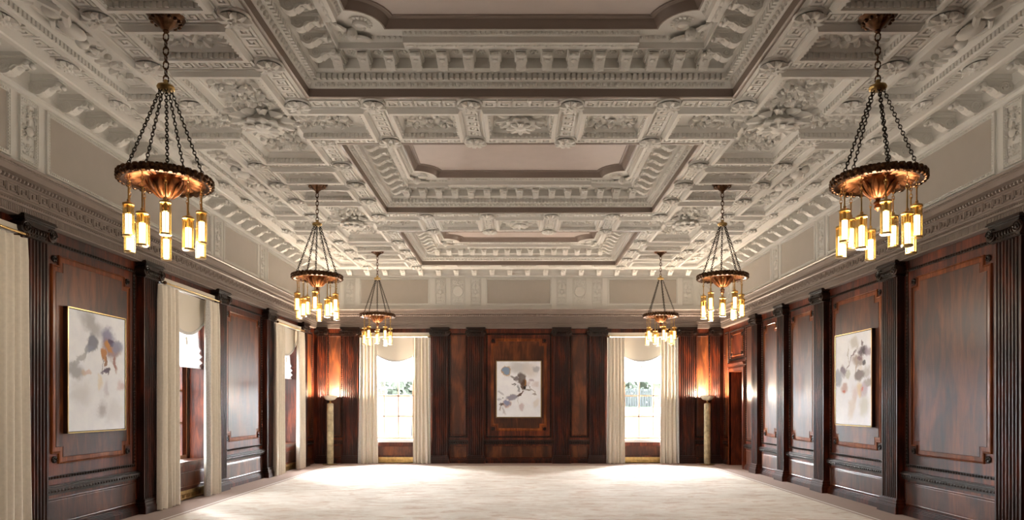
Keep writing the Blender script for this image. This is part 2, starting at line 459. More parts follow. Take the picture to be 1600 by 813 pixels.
def bead_rect(mb, u0, u1, z0, z1, n=0.014, r=0.018, pitch=0.048):
    """rope of beads round a rectangle plus a thin fillet"""
    path = [(u0, z0), (u1, z0), (u1, z1), (u0, z1)]
    mb.sweep(path, [(-0.02, 0.0), (-0.02, 0.012), (0.02, 0.012), (0.02, 0.0)], lambda a, b, h: (a, h, b))
    for (a, b, hor) in ((u0, u1, True), (z0, z1, False)):
        k = max(2, round((b-a)/pitch))
        for i in range(k+1):
            q = a+(b-a)*i/k
            for e in ((z0, z1) if hor else (u0, u1)):
                if hor: mb.gem(q, n, e, pitch*0.42, 0.016, r)
                else: mb.gem(e, n, q, r, 0.016, pitch*0.42)
def notched(u0, u1, z0, z1, c):
    return [(u0+c, z0), (u1-c, z0), (u1-c, z0+c), (u1, z0+c), (u1, z1-c), (u1-c, z1-c), (u1-c, z1), (u0+c, z1), (u0+c, z1-c), (u0, z1-c), (u0, z0+c), (u0+c, z0+c)]

def chair_rail(T, par, a, b):
    mb = MB(T); mb.box(a, b, 0, 0.03, 0.47, 0.49); mb.box(a, b, 0, 0.045, 0.49, 0.535); mb.box(a, b, 0, 0.06, 0.535, 0.555); mb.box(a, b, 0, 0.04, 0.555, 0.575)
    k = max(2, round((b-a)/0.055))
    for i in range(k):
        x = a+(i+0.5)*(b-a)/k; mb.ell((x, 0.047, 0.512), (0.02, 0.014, 0.017), 6, 4)
    link('chair_rail', mb.mesh('chair_rail', 'carved'), par)
def skirting(T, par, a, b, n=0.0):
    mb = MB(T)
    for (p, z0, z1) in ((0.055, 0, 0.07), (0.045, 0.07, 0.085), (0.034, 0.085, 0.10), (0.02, 0.10, 0.115)): mb.box(a, b, n, n+p, z0, z1)
    link('skirting', mb.mesh('skirting', 'wood_dark', False), par)
def raised(T, par, a, b, c, d, name='dado_panel', mat='veneer'):
    mb = MB(T)
    mb.sweep([(a, c), (b, c), (b, d), (a, d)], [(0, 0), (0.0, 0.014), (0.010, 0.018), (0.022, 0.012), (0.03, 0.014)], lambda x, y, h: (x, h, y), cap=True)
    link(name, mb.mesh(name, mat, False), par)

def wall_panel(side, a, b, big=True, dado=True):
    """a, b: clear span between the pilasters"""
    T, rz = FR[side]; W = walls[side]
    p = link('wall_panel', None, W)
    mb = MB(T); w_ = b-a
    m = 0.075 if w_ > 0.7 else 0.04
    mb.box(a, b, 0, 0.012, 3.235, 3.34)
    link('top_rail', mb.mesh('top_rail', 'wood', False), p)
    mb = MB(T); bead_rect(mb, a+m, b-m, 0.655, 3.215)
    link('bead_moulding', mb.mesh('bead_moulding', 'carved', False), p)
    if big and w_ > 0.9:
        i0, i1, z0, z1 = a+m+0.10, b-m-0.10, 0.80, 3.10
        c = 0.115
        mb = MB(T); mb.sweep(notched(i0, i1, z0, z1, c), [(0, 0), (0.0, 0.016), (0.012, 0.022), (0.02, 0.012)], lambda x, y, h: (x, h, y))
        link('inner_moulding', mb.mesh('inner_moulding', 'inlay', False), p)
        mb = MB(T); mb.sweep(notched(i0+0.02, i1-0.02, z0+0.02, z1-0.02, c), [(0, 0.006), (0.05, 0.008)], lambda x, y, h: (x, h, y), cap=False)
        link('banding', mb.mesh('banding', 'inlay', False), p)
        mb = MB(T); mb.sweep(notched(i0+0.07, i1-0.07, z0+0.07, z1-0.07, c), [(0, 0.008), (0.004, 0.013)], lambda x, y, h: (x, h, y), cap=True)
        link('veneer_field', mb.mesh('veneer_field', 'veneer', False), p)
        for uu in (i0+0.052, i1-0.052):
            for zz in (z0+0.052, z1-0.052): link('corner_rosette', small_ros, p, T(uu, 0, zz), rz)
    else:
        raised(T, p, a+m+0.035, b-m-0.035, 0.70, 3.17, 'veneer_field')
    chair_rail(T, p, a, b)
    if w_ > 0.16: raised(T, p, a+0.05, b-0.05, 0.14, 0.43)
    skirting(T, p, a, b)
    return p

PW = 0.38
LP = [7.04, 9.27, 11.49, 13.75, 15.98]
for u in LP+[4.86]: pilaster('left', u, PW)
wall_panel('left', LP[0]+PW/2, LP[1]-PW/2); wall_panel('left', LP[2]+PW/2, LP[3]-PW/2); wall_panel('left', LP[4]+PW/2+0.02, YB-0.16, False)
RP = [7.02, 9.25, 11.43, 13.09, 14.53]
for i, u in enumerate(RP): pilaster('right', u, PW if i < 3 else (0.34 if i == 3 else 0.33))
wall_panel('right', RP[0]+0.19, RP[1]-0.19); wall_panel('right', RP[1]+0.19, RP[2]-0.19); wall_panel('right', RP[2]+0.19, RP[3]-0.17)
wall_panel('right', RP[3]+0.17, RP[4]-0.17); wall_panel('right', RP[4]+0.17, DOOR_U[0]-0.12, False); wall_panel('right', DOOR_U[1]+0.12, YB-0.11, False)
wall_panel('right', 2.0, RP[0]-0.19)
BP = [-4.17, -1.95, -1.06, 1.06, 1.95, 4.17]
for u in BP: pilaster('back', u, PW)
for s in (-1, 1): pilaster('back', s*4.885, 0.20)
for s in (-1, 1):
    a, b = sorted((s*4.36, s*4.785)); wall_panel('back', a, b, False)
    a, b = sorted((s*1.25, s*1.76)); wall_panel('back', a, b, False)
wall_panel('back', -0.87, 0.87)

# ------------------------------------------------------------------ taupe cornice (trim_1) round the room
path = [(-HW, Y0), (-HW, YB), (HW, YB), (HW, Y0)]
mpz = lambda x, y, h: (x, y, h)
mb = MB()
mb.sweep(path, [(0, 3.345), (0.10, 3.345), (0.10, 3.435), (0.115, 3.438), (0.115, 3.455), (0.105, 3.46), (0.105, 3.485), (0.125, 3.49), (0.125, 3.50), (0.115, 3.505), (0.115, 3.635), (0.13, 3.64),
               (0.145, 3.65), (0.155, 3.69), (0.21, 3.70), (0.215, 3.76), (0.222, 3.762), (0.222, 3.778), (0.235, 3.78), (0.25, 3.792), (0.252, 3.80), (0.0, 3.82)], mpz, closed=False, side=-1)
def along(fn):
    """call fn(T, u0, u1) for the three visible walls; T(u, n, z)"""
    fn(T_left, 3.0, YB); fn(T_right, 3.0, YB); fn(T_back, -HW, HW)
def cornice_detail(T, u0, u1):
    mb.T = T
    k = round((u1-u0-0.2)/0.024)
    for i in range(k): q = u0+0.1+(u1-u0-0.2)*i/k; mb.box(q, q+0.013, 0.10, 0.111, 3.36, 3.43)
    k = round((u1-u0-0.2)/0.034)
    for i in range(k): q = u0+0.1+(u1-u0-0.2)*i/k; mb.gem(q, 0.108, 3.472, 0.013, 0.012, 0.011)
    k = round((u1-u0-0.25)/0.052)
    for i in range(k):
        q = u0+0.13+(u1-u0-0.25)*i/k; mb.ell((q, 0.155, 3.665), (0.019, 0.024, 0.023), 6, 4); mb.gem(q+0.026, 0.15, 3.665, 0.005, 0.014, 0.022)
    k = round((u1-u0-0.4)/0.045)
    for i in range(k): q = u0+0.2+(u1-u0-0.4)*i/k; mb.gem(q, 0.226, 3.775, 0.018, 0.009, 0.009)
    L = 0.15; k = int((u1-u0-0.3)/L); t = 0.013
    for i in range(k):
        a = u0+0.15+(u1-u0-0.3)*i/k
        for (x0, x1, z0, z1) in ((0, 1, 0, .1), (0, .09, .1, .85), (0, .8, .85, .95), (.72, .8, .3, .85), (.3, .8, .28, .38), (.3, .38, .38, .68), (.38, .58, .6, .68), (.88, .96, .25, .95)):
            mb.box(a+x0*L, a+x1*L, 0.115, 0.115+t, 3.515+z0*0.11, 3.515+z1*0.11)
along(cornice_detail); mb.T = None
trim1 = struct(link('trim_1', mb.mesh('taupe_cornice', 'cornice', False)))

# ------------------------------------------------------------------ frieze panels above the cornice
def foliage(F, mb, w_, h_, n=3, seed=0, dens=1.0, hh=0.03):
    """mirrored scrolls of leaves filling a w_ x h_ field centred at the origin; F maps (x, y, out)"""
    rnd = random.Random(seed)
    for sx in (-1, 1):
        for k in range(n):
            cy = -h_*0.33+h_*0.66*k/max(1, n-1) if n > 1 else 0
            cx = w_*0.25
            R_ = min(w_*0.24, h_*0.5/n*1.3); d = 1 if k % 2 else -1
            for j in range(int(9*dens)):
                a = d*(j*0.75+k); r = R_*(1-j*0.07)
                px, py = cx+r*math.cos(a), cy+r*math.sin(a)
                mb.leaf(sx*px, py, (a+d*1.2) if sx > 0 else PI-(a+d*1.2), R_*0.75, R_*0.42, hh*rnd.uniform(0.7, 1.2), 0, 0.4, F)
            c = F(sx*cx, cy, hh*0.5); mb.ell(c, (R_*0.22,)*3, 6, 4)
    for k in range(max(2, int(h_/w_*3))):
        y = -h_*0.42+h_*0.84*k/max(1, max(2, int(h_/w_*3))-1)
        mb.leaf(0, y-w_*0.05, PI/2, w_*0.22, w_*0.16, hh, 0, 0.3, F)

def frieze_panel(side, a, b):
    T, rz = FR[side]; mb = MB(T); m = lambda x, y, h: (x, h, y)
    p = link('frieze_panel', None, walls[side])
    mb.sweep([(a, 3.98), (b, 3.98), (b, 4.56), (a, 4.56)], [(-0.05, 0), (-0.05, 0.02), (-0.035, 0.022), (-0.03, 0.012), (-0.01, 0.01), (-0.004, 0.018), (0.0, 0.004)], m)
    for (q0, q1, hor) in ((a, b, 1), (3.98, 4.56, 0)):
        k = round((q1-q0)/0.03)
        for i in range(k):
            q = q0+(q1-q0)*(i+0.5)/k
            for e in ((3.96, 4.58) if hor else (a-0.02, b+0.02)):
                if hor: mb.box(q-0.009, q+0.009, 0.01, 0.021, e-0.008, e+0.008)
                else: mb.box(e-0.008, e+0.008, 0.01, 0.021, q-0.009, q+0.009)
    link('frame', mb.mesh('frieze_frame', 'plaster', False), p)
    mb = MB(T); mb.box(a, b, 0, 0.004, 3.98, 4.56); link('field', mb.mesh('frieze_field', 'panelpaint', False), p)
RM = {}
def relief_panel(side, a, b, disc=False):
    T, rz = FR[side]; wd = round(b-a, 2); key = (wd, disc)
    if key not in RM:
        m = lambda x, y, h: (x, h, y); e = wd/2; F = lambda x, y, o: (x, 0.004+o, y)
        mb = MB(); z0, z1 = -0.33, 0.33
        mb.sweep([(-e, z0), (e, z0), (e, z1), (-e, z1)], [(0, 0), (0, 0.024), (0.008, 0.026), (0.012, 0.014), (0.03, 0.012), (0.035, 0.018), (0.04, 0.004)], m)
        for (q0, q1, hor) in ((-e, e, 1), (z0, z1, 0)):
            k = round((q1-q0)/0.03)
            for i in range(k):
                q = q0+(q1-q0)*(i+0.5)/k
                for ee in ((z0+0.021, z1-0.021) if hor else (-e+0.021, e-0.021)):
                    if hor: mb.box(q-0.009, q+0.009, 0.012, 0.022, ee-0.007, ee+0.007)
                    else: mb.box(ee-0.007, ee+0.007, 0.012, 0.022, q-0.009, q+0.009)
        fr = mb.mesh('relief_frame', 'plaster', False)
        mb = MB()
        if disc:
            mb.lathe([(0.14, 0.004), (0.14, 0.02), (0.128, 0.03), (0.115, 0.016), (0.0, 0.014)], 28, (0, 0, 0), 'y', cap=False)
            for s_ in (-1, 1):
                F2 = lambda x, y, o, s_=s_: (x, 0.004+o, s_*(0.225+y))
                foliage(F2, mb, wd*0.8, 0.12, 1, 5, 0.8, 0.02)
        else:
            foliage(F, mb, wd*0.78, 0.56, 3, 3, 0.8, 0.024)
            mb.ell((0, 0.02, 0.0), (0.05, 0.018, 0.05), 10, 5)
        RM[key] = (fr, mb.mesh('foliage_relief', 'plaster'))
    p = link('relief_panel', RM[key][0], walls[side], T((a+b)/2, 0, 4.27), rz)
    link('carved_relief', RM[key][1], p)
frieze_panel('back', -0.78, 0.78)
for s in (-1, 1):
    for (a, b, kind) in ((0.94, 1.21, 0), (1.34, 1.70, 1), (1.82, 2.09, 0), (2.26, 3.92, 2), (4.07, 4.34, 0), (4.45, 4.81, 1)):
        a, b = sorted((s*a, s*b))
        if kind == 2: frieze_panel('back', a, b)
        else: relief_panel('back', a, b, bool(kind))
for side in ('left', 'right'):
    frieze_panel(side, 7.38, 11.24); frieze_panel(side, 11.80, 13.26); frieze_panel(side, 13.84, 16.3); frieze_panel(side, 3.2, 6.76)
    for u in (7.06, 11.52, 13.55): relief_panel(side, u-0.135, u+0.135)
    relief_panel(side, 16.43, 16.70)

# ------------------------------------------------------------------ modillion cornice under the ceiling (trim_2)
mb = MB()
mb.sweep(path, [(0, 4.62), (0.02, 4.63), (0.03, 4.66), (0.05, 4.67), (0.05, 4.73), (0.07, 4.76), (0.09, 4.83), (0.40, 4.83), (0.405, 4.765), (0.42, 4.76), (0.43, 4.745), (0.455, 4.735), (0.50, 4.735), (0.51, 4.75), (0.52, 4.83)], mpz, closed=False, side=-1)
trim2 = struct(link('trim_2', mb.mesh('modillion_cornice', 'plaster', True, 25)))
def bracket_mesh(L=0.30, H=0.13, wd=0.105):
    """scroll bracket: x across, y out from the wall, z down from 0"""
    mb = MB()
    mb.box(-wd*0.72, wd*0.72, 0, L*1.12, -0.045, 0.0); mb.box(-wd*0.62, wd*0.62, 0, L*1.05, -0.06, -0.045)
    # S-shaped side profile
    pts = [(0, -0.06), (L*0.98, -0.06)]
    for k in range(7): a = PI/2-PI*k/6; pts.append((L*0.93+H*0.28*math.cos(a), -0.06-H*0.26+H*0.26*math.sin(a)))
    pts += [(L*0.80, -0.06-H*0.40), (L*0.66, -0.06-H*0.62), (L*0.50, -0.06-H*0.92)]
    for k in range(8): a = -0.3-PI*0.62*k/7; pts.append((L*0.28+H*0.55*math.cos(a)*1.0, -0.06-H*0.55+H*0.52*math.sin(a)))
    pts.append((0, -0.06-H*0.7))
    n = len(pts); e = wd/2
    mb.add([(-e, y, z) for y, z in pts]+[(e, y, z) for y, z in pts], [tuple(range(n)), tuple(range(2*n-1, n-1, -1))]+[(i, (i+1) % n, n+(i+1) % n, n+i) for i in range(n)])
    for s_ in (-1, 1):
        cx = s_*e; r0 = H*0.46
        mb.tube([(cx, L*0.26+math.cos(a)*(r0-r0*0.075*a), -0.06-H*0.52+math.sin(a)*(r0-r0*0.075*a)) for a in [j*0.62 for j in range(19)]], 0.007, 5)
        mb.tube([(cx, L*0.45+L*0.48*t, -0.06-H*0.72+H*0.45*t+H*0.12*math.sin(t*2*PI)) for t in [i/8 for i in range(9)]], 0.008, 5)
        mb.ell((cx, L*0.95, -0.06-H*0.26), (0.01, H*0.2, H*0.2), 8, 5)
    F = lambda x, y, o: (x, y, -0.06-H*0.92+o*0+0.0)
    for k in range(4):
        t = 0.25+0.2*k; z = -0.06-H*(1.05-0.85*((k+0.3)/4))
        mb.ell((0, L*t, z), (wd*0.36, L*0.13, H*0.13), 8, 5)
    mb.ell((0, L*1.08, -0.06-H*0.45), (wd*0.34, L*0.08, H*0.2), 8, 5)
    return mb.mesh('bracket', 'plaster', True, 45)
brk = bracket_mesh()
def wall_brackets(T, rz, u0, u1, pitch=0.445):
    k = round((u1-u0)/pitch)
    for i in range(k+1):
        link('bracket', brk, trim2, T(u0+(u1-u0)*i/k, 0.055, 4.835), rz)
wall_brackets(T_left, -PI/2, 3.9, 16.5); wall_brackets(T_right, PI/2, 3.9, 16.5); wall_brackets(T_back, PI, -4.6, 4.6)

# ------------------------------------------------------------------ ceiling
ZR = HC
CH, CL = 2.26, 1.51                 # half sizes of the large coffers
RX = [0.555, 1.61, 2.43, 3.58, 4.37]  # rib lines
OFF = [-1.67, -0.815, 0.0, 0.815, 1.67]
RH = 0.105                          # half width of a fret rib
XE, YE = HW-0.50, YB-0.50           # edge of the ribbed field
small, cross, big_open = [], [], []  # polygons
def rect(x0, x1, y0, y1): return (x0+RH, x1-RH, y0+RH, y1-RH)
bands = [BAYS[0]-PITCH/2, BAYS[0]+PITCH/2, BAYS[1]+PITCH/2]
HB = 0.515
for yc in BAYS:
    big_open.append((-CH, CH, yc-CL, yc+CL))
    for s in (-1, 1):
        for (a, b) in ((yc-0.815, yc), (yc, yc+0.815)):
            x0, x1 = sorted((s*RX[2], s*RX[3])); small.append((rect(x0, x1, a, b), 'side'))
        x0, x1 = sorted((s*RX[3], s*RX[4]))
        small.append((rect(x0, x1, yc-PITCH/2+HB, min(yc+PITCH/2-HB, YE-0.12)), 'strip'))
for s in (-1, 1):
    x0, x1 = sorted((s*RX[2], s*RX[3])); small.append((rect(x0, x1, BAYS[2]+0.815, BAYS[2]+1.67), 'side'))
for yb in bands:
    for (x0, x1) in ((-RX[1], -RX[0]), (-RX[0], RX[0]), (RX[0], RX[1])): small.append((rect(x0, x1, yb-HB, yb+HB), 'band'))
    for s in (-1, 1): cross.append((s, yb))
def cross_poly(s, yb):
    xa, xb = RX[2]+RH, RX[3]-RH; ya, yb_ = yb-HB+RH, yb+HB-RH
    xe, xw = RX[1]+RH, RX[4]-RH; yn, ys = yb+PITCH/2-0.815-RH, yb-PITCH/2+0.815+RH
    P = [(xe, ya), (xa, ya), (xa, ys), (xb, ys), (xb, ya), (xw, ya), (xw, yb_), (xb, yb_), (xb, yn), (xa, yn), (xa, yb_), (xe, yb_)]
    if s < 0: P = [(-x, y) for x, y in reversed(P)]
    return P
def cross_rects(s, yb):
    P = cross_poly(s, yb); xs = sorted(set(p[0] for p in P)); ys = sorted(set(p[1] for p in P))
    return [(xs[0], xs[-1], ys[1], ys[-2]), (xs[1], xs[-2], ys[0], ys[-1])]
holes = [r for r, k in small]+big_open
for s, yb in cross: holes += cross_rects(s, yb)
xs = [-XE, XE]; ys = [2.0, YE]
for h in holes: xs += h[:2]; ys += [v for v in h[2:]]
mb = MB()
ys = [max(2.0, v) for v in ys]
for (a, b, c, d) in decompose([x for x in xs], ys, holes): mb.add([(a, c, ZR), (b, c, ZR), (b, d, ZR), (a, d, ZR)], [(0, 1, 2, 3)])
# slab above everything, and the plain part behind the camera
mb.box(-HW-0.45, HW+0.45, Y0-0.45, YB+0.45, ZR+0.6, ZR+0.7)
mb.box(-XE, XE, Y0, 2.0, ZR, ZR+0.02)
# key-pattern fret raised on the ribs
def fret(mb, x0, y0, x1, y1, wd=0.15, L0=0.155):
    ln = math.hypot(x1-x0, y1-y0)
    if ln < 0.12: return
    k = max(1, round(ln/L0)); L = ln/k; dx, dy = (x1-x0)/ln, (y1-y0)/ln; t = 0.020
    def bar(a0, a1, b0, b1):
        X = []; 
        for (a, b) in ((a0, b0), (a1, b0), (a1, b1), (a0, b1)): X.append((x0+a*dx-(b-wd/2)*dy, y0+a*dy+(b-wd/2)*dx))
        vs = [(p[0], p[1], ZR+0.001) for p in X]+[(p[0], p[1], ZR-t) for p in X]
        mb.add(vs, [(4, 5, 6, 7), (0, 1, 5, 4), (1, 2, 6, 5), (2, 3, 7, 6), (3, 0, 4, 7)])
    for i in range(k):
        a = i*L
        for (p, q, r, s_) in ((0, .94, .0, .16), (0, .17, .16, .80), (0, .84, .80, .98), (.66, .84, .26, .80), (.28, .66, .26, .42), (.28, .45, .42, .66), (.45, .56, .52, .66), (.90, .95, .26, .98)):
            bar(a+p*L, a+q*L, r*wd, s_*wd)
R = 0.14
for yc in BAYS:
    rows = [yc+o for o in OFF]; last = yc == BAYS[2]
    for s in (-1, 1):
        for x in RX[2:]:
            for i in range(4): fret(mb, s*x, rows[i]+R, s*x, rows[i+1]-R)
        fret(mb, s*RX[4], rows[4]+R, s*RX[4], min(yc+PITCH-1.67-R, YE-0.05))
        for o in (-0.815, 0, 0.815): fret(mb, s*(RX[2]+R), yc+o, s*(RX[3]-R), yc+o)
        for o in (-1.67, 1.67): fret(mb, s*(RX[3]+R), yc+o, s*(RX[4]-R), yc+o)
    for o in (-1.67, 1.67):
        cols = [-RX[2], -RX[1], -RX[0], RX[0], RX[1], RX[2]]
        for i in range(5): fret(mb, cols[i]+R, yc+o, cols[i+1]-R, yc+o)
for yb in bands:
    for s in (-1, 1):
        for x in RX[:2]: fret(mb, s*x, yb-HB+R, s*x, yb+HB-R)
ceil = struct(link('ceiling', mb.mesh('ceiling', 'plaster', False)))

# rosettes at the rib crossings (local: y = out of the surface -> rotate to hang down)
def down(me_name, build, mat='plaster', ang=40):
    mb = MB(lambda x, y, z: (x, y, -z)); build(mb); return mb.mesh(me_name, mat, True, ang)
def _ros(mb, sx=1.0, sy=1.0, r=0.134):
    n0 = len(mb.v)
    mb.lathe([(r*1.02, 0.0), (r*1.02, 0.018), (r*0.9, 0.03), (r*0.8, 0.02)], 20)
    for k in range(8):
        a = 2*PI*k/8+0.2; mb.leaf(0.1*r*math.cos(a), 0.1*r*math.sin(a), a, r*0.95, r*0.72, r*0.5, 0.02, 0.5)
    for k in range(5):
        a = 2*PI*k/5; mb.leaf(0, 0, a, r*0.45, r*0.4, r*0.3, 0.045, 0.5)
    mb.ell((0, 0, 0.07), (r*0.17, r*0.17, r*0.15), 8, 5)
    if sx != 1 or sy != 1: mb.v[n0:] = [(v[0]*sx, v[1]*sy, v[2]) for v in mb.v[n0:]]
ros = down('rosette', lambda m: _ros(m))
oval = down('oval_rosette', lambda m: _ros(m, 0.75, 1.25, 0.115))
def _pend(mb):
    r = 0.17
    mb.lathe([(0.10, 0.0), (0.13, 0.03), (0.15, 0.07), (0.19, 0.10), (0.185, 0.115), (0.13, 0.12), (0.06, 0.15), (0.0, 0.16)], 40, mod=lambda th, k: 1+0.10*math.cos(th*10)*(k > 1), cap=False)
    for k in range(10):
        a = 2*PI*k/10; mb.leaf(0.10*math.cos(a), 0.10*math.sin(a), a, 0.20, 0.10, 0.07, 0.0, 0.8)
    for k in range(8):
        a = 2*PI*k/8; mb.leaf(0.03*math.cos(a), 0.03*math.sin(a), a, 0.13, 0.08, 0.04, 0.12, 0.7)
pend = down('pendant_boss', _pend)
for yc in BAYS:
    for o in OFF:
        for s in (-1, 1):
            link('rosette', ros, ceil, (s*RX[2], yc+o, ZR)); link('rosette', ros, ceil, (s*RX[3], yc+o, ZR))
            link('oval_rosette', oval, ceil, (s*RX[4], yc+o, ZR))
            if abs(o) > 1.6 and yc+o < 15.5:
                for x in RX[:2]: link('rosette', ros, ceil, (s*x, yc+o, ZR))

# small coffers
COF = [(0, 0), (0.004, -0.018), (0.012, -0.022), (0.028, -0.055), (0.034, -0.068), (0.075, -0.068), (0.08, -0.056), (0.084, -0.054), (0.084, -0.006), (0.10, 0.0), (0.12, 0.03), (0.135, 0.055), (0.15, 0.058), (0.155, 0.066)]
def coffer_mesh(poly):
    mb = MB(); mb.sweep(poly, [(o, ZR+h) for o, h in COF], mpz, cap=True)
    n = len(poly)
    for i in range(n):
        a = Vector(poly[i]); b = Vector(poly[(i+1) % n]); c0 = Vector(poly[i-1]); c1 = Vector(poly[(i+2) % n])
        d = (b-a).normalized(); nn = Vector((-d.y, d.x))
        conv0 = (a-c0).cross(b-a) > 0 if hasattr(Vector, 'cross') and False else ((a-c0).x*(b-a).y-(a-c0).y*(b-a).x) > 0
        conv1 = ((b-a).x*(c1-b).y-(b-a).y*(c1-b).x) > 0
        s0 = 0.09 if conv0 else -0.09; s1 = 0.09 if conv1 else -0.09
        L = (b-a).length-s0-s1; k = max(1, round(L/0.052))
        for j in range(k):
            q = a+d*(s0+L*(j+0.5)/k)+nn*0.084; w2 = L/k*0.31
            p0 = q-d*w2; p1 = q+d*w2; p2 = p1+nn*0.016; p3 = p0+nn*0.016
            z0, z1 = ZR-0.050, ZR-0.004
            vs = [(p.x, p.y, z0) for p in (p0, p1, p2, p3)]+[(p.x, p.y, z1) for p in (p0, p1, p2, p3)]
            mb.add(vs, [(0, 1, 2, 3), (1, 2, 6, 5), (2, 3, 7, 6), (3, 0, 4, 7)])
    return mb.mesh('coffer', 'plaster', True, 30)
FLOORZ = ZR+0.062
def relief_field(w_, h_, n, seed, hh):
    mb = MB(lambda x, y, z: (x, y, -z)); foliage(lambda x, y, o: (x, y, o), mb, w_, h_, n, seed, 1.0, hh); return mb.mesh('foliage_relief', 'plaster')
rel_side = relief_field(0.72, 0.30, 1, 11, 0.05)
def _band(mb):
    foliage(lambda x, y, o: (x, y, o), mb, 0.56, 0.44, 2, 12, 1.0, 0.05)
rel_band = down('foliage_relief', _band)
def _fig(mb):
    # reclining winged figures among scrolls, as raised plaster
    for s in (-1, 1):
        mb.ell((0.02, s*0.30, 0.03), (0.09, 0.16, 0.045), 10, 6)
        mb.ell((0.06, s*0.50, 0.035), (0.055, 0.065, 0.05), 10, 6)
        mb.tube([(0.0, s*0.20, 0.03), (-0.08, s*0.05, 0.035), (-0.02, s*-0.05, 0.03)], 0.035, 6)
        mb.tube([(0.08, s*0.38, 0.04), (0.14, s*0.22, 0.04), (0.08, s*0.12, 0.03)], 0.024, 6)
        for k in range(5): mb.leaf(-0.02, s*0.38, s*(1.9+0.22*k), 0.26-0.02*k, 0.09, 0.04, 0.01, 0.3)
        F = lambda x, y, o, s=s: (y*0.9, s*(0.98+x), o)
        foliage(F, mb, 0.75, 0.34, 1, 20, 1.1, 0.045)
    mb.ell((0, 0, 0.03), (0.08, 0.08, 0.05), 10, 6)
rel_fig = down('figure_relief', _fig)
for (r, kind) in small:
    x0, x1, y0, y1 = r; y0 = max(y0, 2.1)
    c = link('small_coffer', coffer_mesh([(x0, y0), (x1, y0), (x1, y1), (x0, y1)]), ceil)
    m = ((x0+x1)/2, (y0+y1)/2)
    if kind == 'side': link('carved_relief', rel_side, c, (m[0], m[1], FLOORZ))
    elif kind == 'band':
        link('carved_relief', rel_band, c, (m[0], m[1], FLOORZ))
        if abs(m[0]) < 0.1: link('pendant_boss', pend, c, (m[0], m[1], FLOORZ))
    else: link('carved_relief', rel_fig, c, (m[0], m[1], FLOORZ), 0 if m[0] > 0 else PI)
def _arm(mb): foliage(lambda x, y, o: (x, y, o), mb, 0.50, 0.62, 3, 31, 1.0, 0.06)
rel_arm = down('foliage_relief', _arm)
for s, yb in cross:
    c = link('cross_coffer', coffer_mesh(cross_poly(s, yb)), ceil)
    cx = s*(RX[2]+RX[3])/2
    link('pendant_boss', pend, c, (cx, yb, FLOORZ), 0, (1.25, 1.25, 1.15))
    for a in range(4):
        d = (0.66, 0.62)[a % 2]; link('carved_relief', rel_arm, c, (cx+d*math.cos(a*PI/2), yb+d*math.sin(a*PI/2), FLOORZ), a*PI/2-PI/2)

